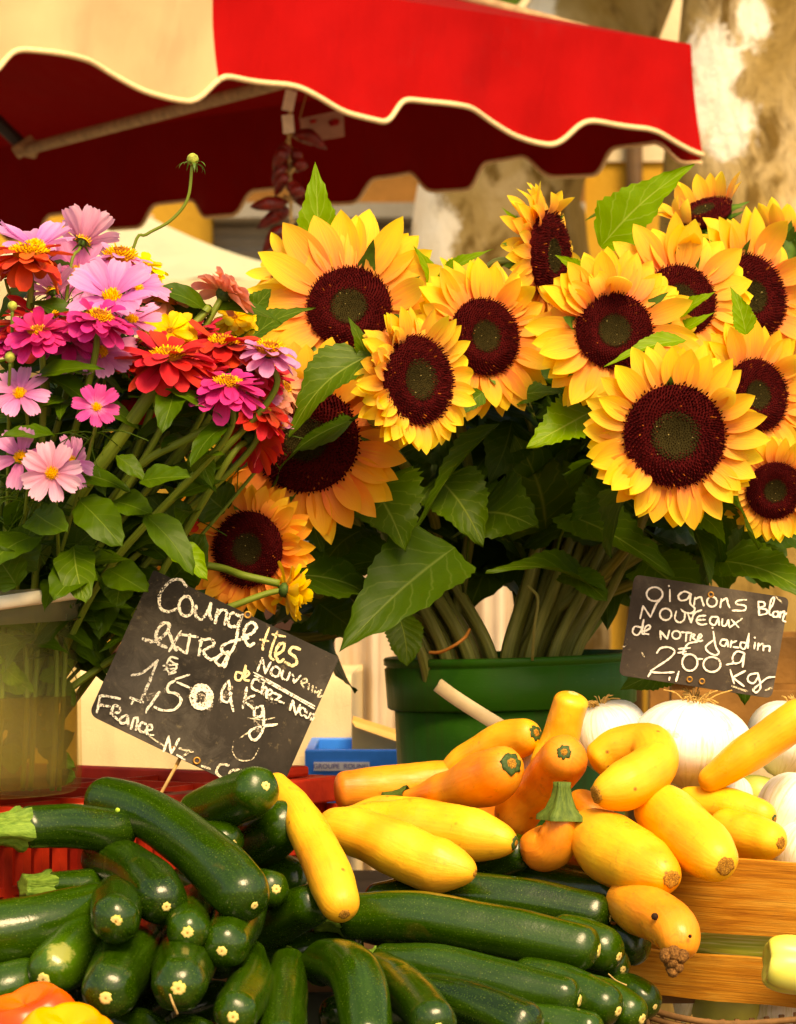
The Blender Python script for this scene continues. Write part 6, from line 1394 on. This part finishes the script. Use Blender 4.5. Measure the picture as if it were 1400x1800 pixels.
# ================================================================== ZINNIAS AND COSMOS
LB = lambda i: (-60 + (i * 37) % 150, 1200 + (i * 53) % 120, 2.54 + .012 * ((i * 29) % 7))
small = []
def fl(*a, **k):
    i = len(small); t = small_flower(a[0], a[1], a[2], a[3], a[4], a[5], a[6], a[7], LB(i), 100 + i, **k); small.append(t); return t
fl('z', 'orange red zinnia seen from the side at the top left', 52, 448, 2.50, 70, (.05, -.18, 1), 'orange_red', cr=.5, el=-.05)
fl('c', 'lilac cosmos behind the orange red zinnia at the top left', 62, 432, 2.56, 72, (.1, -.35, 1), 'lilac', el=.45)
fl('c', 'pink cosmos seen from behind at the very top', 146, 425, 2.58, 62, (.30, .55, .75), 'pale_pink', el=.75)
fl('z', 'pink petalled zinnia with tall yellow dome at the top', 212, 455, 2.56, 58, (.12, -.35, 1), 'pink', cr=.52, tall=1.5, npet=9, el=-.1)
fl('c', 'pale pink cosmos under the topmost one', 136, 482, 2.58, 68, (-.1, -.9, .5), 'pink')
fl('c', 'bright lilac pink cosmos in the middle with upright petals', 197, 522, 2.47, 74, (.05, -.75, .75), 'lilac', el=.35)
fl('c', 'very pale cosmos facing away under the top left zinnia', 92, 512, 2.55, 54, (-.3, .3, .8), 'pale_pink', el=.6)
fl('z', 'magenta zinnia at the left facing the viewer', 68, 585, 2.43, 56, (-.05, -.50, .9), 'magenta', cr=.34)
fl('z', 'red zinnia behind the left magenta one', 78, 562, 2.50, 88, (0, -.28, 1), 'red', cr=.34, el=.0)
fl('z', 'purple magenta zinnia between two others on the left', 124, 592, 2.46, 54, (.15, -.4, 1), 'magenta', cr=.28)
fl('z', 'magenta zinnia with shaggy golden centre under the lilac cosmos', 174, 562, 2.43, 62, (.25, -.42, .95), 'magenta', cr=.42, tall=1.3)
fl('c', 'pink cosmos below the shaggy magenta zinnia', 178, 620, 2.46, 58, (.05, -.85, .5), 'pink')
fl('z', 'fading yellow and apricot zinnia seen from the side', 283, 525, 2.58, 66, (.25, -.15, 1), 'apricot', cr=.55, tall=1.6, el=-.55)
fl('z', 'apricot zinnia turned away on a bent stem at the top right', 398, 512, 2.58, 52, (.62, .25, .75), 'apricot', cr=.34, el=.25)
fl('z', 'red zinnia in the centre with golden ring', 296, 628, 2.45, 82, (.05, -.30, 1), 'red', cr=.36, el=.0)
fl('z', 'large red zinnia right of the centre', 392, 606, 2.52, 80, (.12, -.26, 1), 'red', cr=.34, el=.05)
fl('z', 'magenta pink zinnia hanging low on the right', 400, 676, 2.44, 66, (.12, -.4, 1), 'magenta', cr=.38, el=-.1, skip=[])
fl('z', 'pink zinnia with big orange centre beside the orange sunflower', 474, 618, 2.50, 56, (.15, -.30, 1), 'pink', cr=.50, tall=1.2, npet=10)
fl('z', 'apricot zinnia facing right above the orange red one', 500, 682, 2.58, 48, (.75, -.45, .35), 'apricot', cr=.3)
fl('c', 'pink cosmos half hidden beside the apricot zinnia', 462, 690, 2.56, 40, (.2, -.5, .8), 'pink')
fl('z', 'orange red zinnia turned away low on the right', 446, 768, 2.55, 66, (.45, .50, .25), 'orange_red', cr=.3, el=.35)
fl('c', 'pink cosmos at the left edge below the magenta zinnias', 35, 692, 2.43, 52, (-.05, -.85, .6), 'pink')
fl('c', 'small hot pink cosmos on its own in the leaves', 170, 716, 2.40, 40, (.2, -.85, .4), 'hot_pink', el=.3)
fl('c', 'pale pink cosmos low on the left edge', 37, 804, 2.40, 54, (-.05, -1, .05), 'pink', npet=6)
fl('c', 'pink cosmos right of the low pale one', 92, 832, 2.39, 52, (.05, -1, .12), 'pale_pink')
fl('c', 'pink cosmos behind the low pair, seen from the side', 126, 812, 2.43, 46, (.8, -.5, .2), 'pink', el=.4)
fl('z', 'dark red zinnia in the shade under the central red one', 240, 690, 2.55, 54, (-.1, -.8, .4), 'red', cr=.26)
fl('z', 'yellow zinnia behind the central red one', 300, 585, 2.53, 50, (0, -.8, .6), 'yellow', cr=.24)
y29 = fl('z', 'yellow zinnia lying sideways just above the courgette sign', 508, 1038, 2.60, 50, (1, .25, -.12), 'yellow', cr=.34, el=.62, bend=-.2)
fl('z', 'yellow zinnia behind the apricot one at the top right', 412, 560, 2.62, 40, (.1, -.8, .5), 'yellow', cr=.26)
fl('c', 'pink cosmos cut by the left edge at the top', 8, 482, 2.52, 42, (-.2, -.3, 1), 'pink', el=.5)
fl('c', 'tiny pink cosmos opening beside the orange sunflower', 497, 750, 2.58, 22, (.5, -.6, .5), 'pink', el=.9, fol=1)
fl('z', 'small orange zinnia low beside the shaded sunflower', 312, 912, 2.62, 34, (-.3, -.8, -.2), 'orange_red', cr=.3, fol=2)
fl('z', 'red zinnia pressed between the two large red ones', 345, 652, 2.49, 66, (.05, -.30, 1), 'red', cr=.30)
fl('z', 'red zinnia under the pink one beside the orange sunflower', 452, 652, 2.55, 62, (.30, -.35, .9), 'red', cr=.28)
fl('z', 'red zinnia behind the golden ringed one', 335, 588, 2.57, 58, (-.1, -.2, 1), 'red', cr=.3)
fl('z', 'deep red zinnia left of the golden ringed one', 246, 612, 2.52, 56, (-.3, -.35, .9), 'red', cr=.3)
fl('z', 'orange red zinnia right above the broad orange sunflower', 462, 722, 2.53, 54, (.5, -.2, .8), 'orange_red', cr=.28)
fl('c', 'pale lilac cosmos behind the very pale one', 105, 462, 2.60, 56, (-.1, -.7, .7), 'pink')
fl('c', 'lilac cosmos right of the bright one with upright petals', 240, 505, 2.53, 54, (.5, -.5, .7), 'lilac', el=.4)
fl('c', 'pink cosmos below the purple magenta zinnia', 132, 628, 2.50, 50, (-.2, -.8, .6), 'pink')
fl('c', 'pink cosmos between the magenta zinnias and the red ones', 232, 562, 2.50, 52, (.2, -.6, .8), 'pink', el=.3)
fl('z', 'magenta zinnia at the left edge beside the red one', 10, 598, 2.50, 50, (-.2, -.4, .9), 'magenta', cr=.3)
fl('z', 'yellow zinnia showing between the pink flowers at the top', 252, 470, 2.60, 44, (.2, -.3, .9), 'yellow', cr=.3)
fl('z', 'apricot zinnia under the apricot one that faces right', 478, 706, 2.56, 44, (.5, -.5, .6), 'apricot', cr=.3)
# buds on thin stalks
def bud(label, px, py, d, r, pts, pods=True, mat='yellow'):
    t = thing('flower_bud', label, 'bud', P(*pts[-1]), 'buds in the clear bucket'); c = P(px, py, d); rr = mp(r, d)
    mb = MB(); lathe(mb, c, (0, 0, 1), [(-rr, .0012), (-rr * .6, rr * .8), (0, rr), (rr * .6, rr * .8), (rr * .95, rr * .3), (rr, .0001)], 14); mb.build('bud', m_plain('bud_green', (.30, .34, .06), .6, .2, 200, .5, .4), t)
    if pods:
        rg = random.Random(2); mb = MB(); ring(mb, c - Vector((0, 0, rr * .7)), basis((0, 0, 1)), 9, rr * .5, rr * 2.6, rr * .55, PBRA, .5, -2.2, .2, rg, .15, .2, nt_=3, ns=7); mb.build('bracts', MAT['bract'], t)
    mb = MB(); tube(mb, [P(*p) for p in pts], .0014, 7, 30); mb.build('stalk', MAT['stem'], t); return t
bud('closed bud on a long curved stalk reaching above the bouquet', 339, 280, 2.58, 11, [(338, 290, 2.58), (330, 350, 2.58), (300, 388, 2.58), (258, 412, 2.58), (235, 436, 2.58), (190, 640, 2.58), (60, 1150, 2.57)])
bud('small green bud at the left under the pale cosmos', 22, 538, 2.44, 9, [(22, 546, 2.44), (20, 700, 2.46), (0, 1150, 2.56)], False)
bud('small pale bud at the left below the magenta zinnias', 18, 628, 2.42, 10, [(18, 638, 2.42), (15, 740, 2.45), (10, 1150, 2.56)], False)
# clearly visible zinnia stems and leaves
def vstem(parent, pts, r=.0032, mat='stem'):
    mb = MB(); tube(mb, [P(*p) for p in pts], r, 8, 24); mb.build('stem', MAT[mat], parent)
vstem(small[14], [(278, 672, 2.46), (215, 765, 2.47), (140, 870, 2.49), (60, 1000, 2.53)], .0062)
vstem(small[16], [(398, 735, 2.46), (330, 772, 2.47), (250, 815, 2.48), (180, 900, 2.52)], .0036)
vstem(small[13], [(368, 540, 2.57), (330, 585, 2.56), (300, 640, 2.56)], .0036)
vstem(y29, [(492, 1026, 2.60), (430, 1012, 2.60), (370, 995, 2.61), (230, 985, 2.60)], .0034)
for a in [(small[14], (248, 845, 2.42), (337, 838, 2.40), 62, 'zleaf', (0, -.8, .8), .25), (small[14], (205, 800, 2.44), (262, 850, 2.43), 40, 'zleaf', (0, -.8, .8), .2), (small[7], (95, 765, 2.42), (0, 770, 2.38), 56, 'zleaf', (0, -.7, .9), .3),
          (small[14], (200, 880, 2.46), (268, 905, 2.43), 62, 'zleaf', (.1, -.9, .6), .25), (small[16], (255, 905, 2.44), (340, 1012, 2.42), 66, 'zleaf', (.3, -.9, .5), .3), (small[16], (300, 960, 2.47), (366, 1020, 2.46), 60, 'leaf_bright', (.3, -.9, .4), .3),
          (small[11], (60, 900, 2.44), (118, 935, 2.40), 74, 'zleaf', (.1, -1, .3), .2), (small[24], (140, 880, 2.45), (215, 960, 2.42), 80, 'zleaf', (.1, -1, .3), .2), (small[24], (70, 940, 2.46), (-30, 1010, 2.40), 80, 'zleaf', (-.1, -.8, .6), .2),
          (small[21], (130, 960, 2.46), (150, 1060, 2.415), 78, 'leaf', (0, -1, .4), .25), (small[21], (150, 1000, 2.46), (95, 1052, 2.41), 84, 'zleaf', (-.1, -1, .5), .2), (small[15], (190, 1000, 2.48), (262, 1042, 2.45), 70, 'zleaf', (.1, -.9, .6), .2),
          (small[15], (215, 1020, 2.49), (205, 1066, 2.47), 62, 'leaf', (.1, -1, .5), .2), (small[16], (345, 790, 2.50), (375, 860, 2.47), 50, 'leaf', (.2, -1, .2), .25), (small[15], (230, 775, 2.50), (180, 800, 2.47), 50, 'leaf', (0, -.9, .6), .2),
          (small[11], (60, 665, 2.44), (185, 650, 2.41), 46, 'zleaf', (0, -.8, .8), .3), (small[15], (110, 700, 2.45), (60, 722, 2.42), 40, 'zleaf', (0, -.8, .8), .3), (small[17], (420, 790, 2.60), (390, 720, 2.58), 60, 'leaf', (0, -1, .2), .2),
          (small[20], (340, 850, 2.56), (395, 790, 2.54), 70, 'leaf_dark', (0, -1, .2), .2), (small[20], (330, 940, 2.56), (260, 870, 2.54), 80, 'leaf_dark', (0, -1, .2), .2), (small[20], (300, 780, 2.58), (380, 720, 2.56), 80, 'leaf_dark', (0, -1, .2), .2),
          (small[22], (200, 740, 2.58), (270, 700, 2.56), 80, 'leaf_dark', (0, -1, .2), .2), (small[22], (100, 760, 2.56), (130, 660, 2.54), 70, 'leaf_dark', (0, -1, .2), .2), (small[22], (20, 860, 2.52), (60, 760, 2.5), 80, 'leaf_dark', (0, -1, .2), .2),
          (small[22], (20, 1000, 2.47), (60, 920, 2.45), 90, 'leaf_dark', (0, -1, .2), .2), (small[8], (30, 1030, 2.44), (-20, 960, 2.42), 80, 'leaf_dark', (0, -1, .2), .2), (small[8], (240, 960, 2.56), (200, 860, 2.54), 90, 'leaf_dark', (0, -1, .2), .2),
          (small[8], (100, 990, 2.50), (170, 930, 2.48), 80, 'leaf_dark', (0, -1, .2), .2), (small[20], (300, 1020, 2.60), (360, 940, 2.58), 90, 'leaf_dark', (0, -1, .2), .2), (small[20], (400, 900, 2.64), (340, 840, 2.62), 90, 'leaf_dark', (0, -1, .2), .2),
          (small[8], (0, 1200, 2.54), (98, 1120, 2.545), 44, 'zleaf', (0, -1, .1), .1), (small[8], (70, 1195, 2.545), (112, 1170, 2.555), 30, 'leaf_bright', (0, -1, .1), .1), (small[8], (20, 1250, 2.53), (55, 1290, 2.53), 60, 'zleaf', (0, -1, .1), .1), (small[8], (-10, 1120, 2.52), (60, 1130, 2.52), 36, 'leaf_bright', (0, -1, .1), .1)]:
    hand_leaf(a[0], a[1], a[2], a[3], a[4], a[5], a[6], .07, .06, 'oval' if a[3] > 60 else 'lance', serr=0)
for (x0, x1) in ((-20, -10), (10, 4), (40, 48), (70, 62), (96, 100), (118, 112)):
    d = 2.50 + .0003 * max(0, x0); vstem(small[8], [(x0, 1060, d + .02), (x1, 1220, d), (x1 - 8, 1390, d)], .0022)
# leafy shoots deep inside the two bouquets: what shows as dark green between the blooms
def shoot(label, base, tip, n, ln, wr, mat, seed, grp, kind='heart', smat='stem', spread=1.0, lo=.12):
    rng = random.Random(seed); b, t_ = P(*base), P(*tip); t = thing('leafy_shoot', label, 'shoot', b, grp)
    mb = MB(); cur = tube(mb, [b, b.lerp(t_, .5) + Vector((0, .01, .01)), t_], [.004, .0035, .0025], 7, 30); mb.build('stem', MAT[smat], t)
    mb = MB()
    for k in range(n):
        a = cur[int((lo + (1 - lo) * (k + rng.random() * .6) / n) * (len(cur) - 1) * .98)]; az = k * 2.4 + rng.uniform(-.5, .5)
        dv = Vector((math.cos(az) * spread, .5 * math.sin(az), rng.uniform(-.6, .35))).normalized(); l_ = ln * rng.uniform(.75, 1.2)
        q_ = pj(a + dv * l_)
        if kind == 'oval' and ((q_[0] > 400 and q_[1] > 700) or (q_[0] > 330 and q_[1] > 860)): continue
        leaf(mb, a + dv * .008, a + dv * (.008 + l_), l_ * wr * rng.uniform(.85, 1.1), (dv.x * .3, -.7, .8), .2, .10, .06, kind, .05 if kind == 'heart' else 0, rng, curl=rng.uniform(0, .3))
    mb.build('foliage', MAT[mat], t); return t
rs = random.Random(9)
for i, x in enumerate([480, 560, 640, 720, 790, 850, 910, 980, 1050, 1120, 1190, 1260, 1330, 1400]):
    base = (760 + (i % 5) * 14, 1190, 2.99) if x < 850 else (930 + (i % 5) * 16, 1190, 2.99)
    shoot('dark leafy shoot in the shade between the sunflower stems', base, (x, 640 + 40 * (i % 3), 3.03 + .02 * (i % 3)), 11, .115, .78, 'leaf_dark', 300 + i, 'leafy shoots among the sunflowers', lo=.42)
for i, x in enumerate([-30, 15, 60, 105, 150, 190, 230, 265, 300, 330]):
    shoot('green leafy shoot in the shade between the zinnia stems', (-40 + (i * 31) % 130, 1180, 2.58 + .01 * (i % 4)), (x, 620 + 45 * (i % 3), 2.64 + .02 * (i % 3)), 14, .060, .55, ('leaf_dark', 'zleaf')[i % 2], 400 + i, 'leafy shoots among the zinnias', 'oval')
for i, (x, y) in enumerate([(215, 1000), (265, 950), (150, 1030), (90, 1020), (290, 930), (330, 860)]):
    shoot('green leafy shoot hanging over the rim of the clear bucket', (60 + 10 * i, 1120, 2.56), (x, y, 2.60 + .02 * (i % 3)), 9, .055, .58, 'zleaf', 430 + i, 'leafy shoots over the clear bucket rim', 'oval')
# leaves and stems hanging in the bucket water
rw = random.Random(31)
for i in range(22):
    x = rw.uniform(-40, 125); y = rw.uniform(1125, 1360); d = 2.50 + .0005 * max(0, x) + rw.uniform(0, .035); a = rw.uniform(-2.2, .6); l_ = rw.uniform(45, 85)
    x2 = min(132, x + l_ * math.cos(a)); y2 = y - l_ * math.sin(a) * .8
    hand_leaf(small[(i * 2) % 20], (x, y, d), (x2, max(1112, min(1385, y2)), d - .01), rw.uniform(30, 56), ('leaf_bright', 'zleaf', 'leaf')[i % 3] if y < 1240 else ('leaf', 'zleaf')[i % 2], (rw.uniform(-.3, .3), -1, rw.uniform(-.2, .3)), .1, .08, .06, 'oval', serr=0, seed=i)
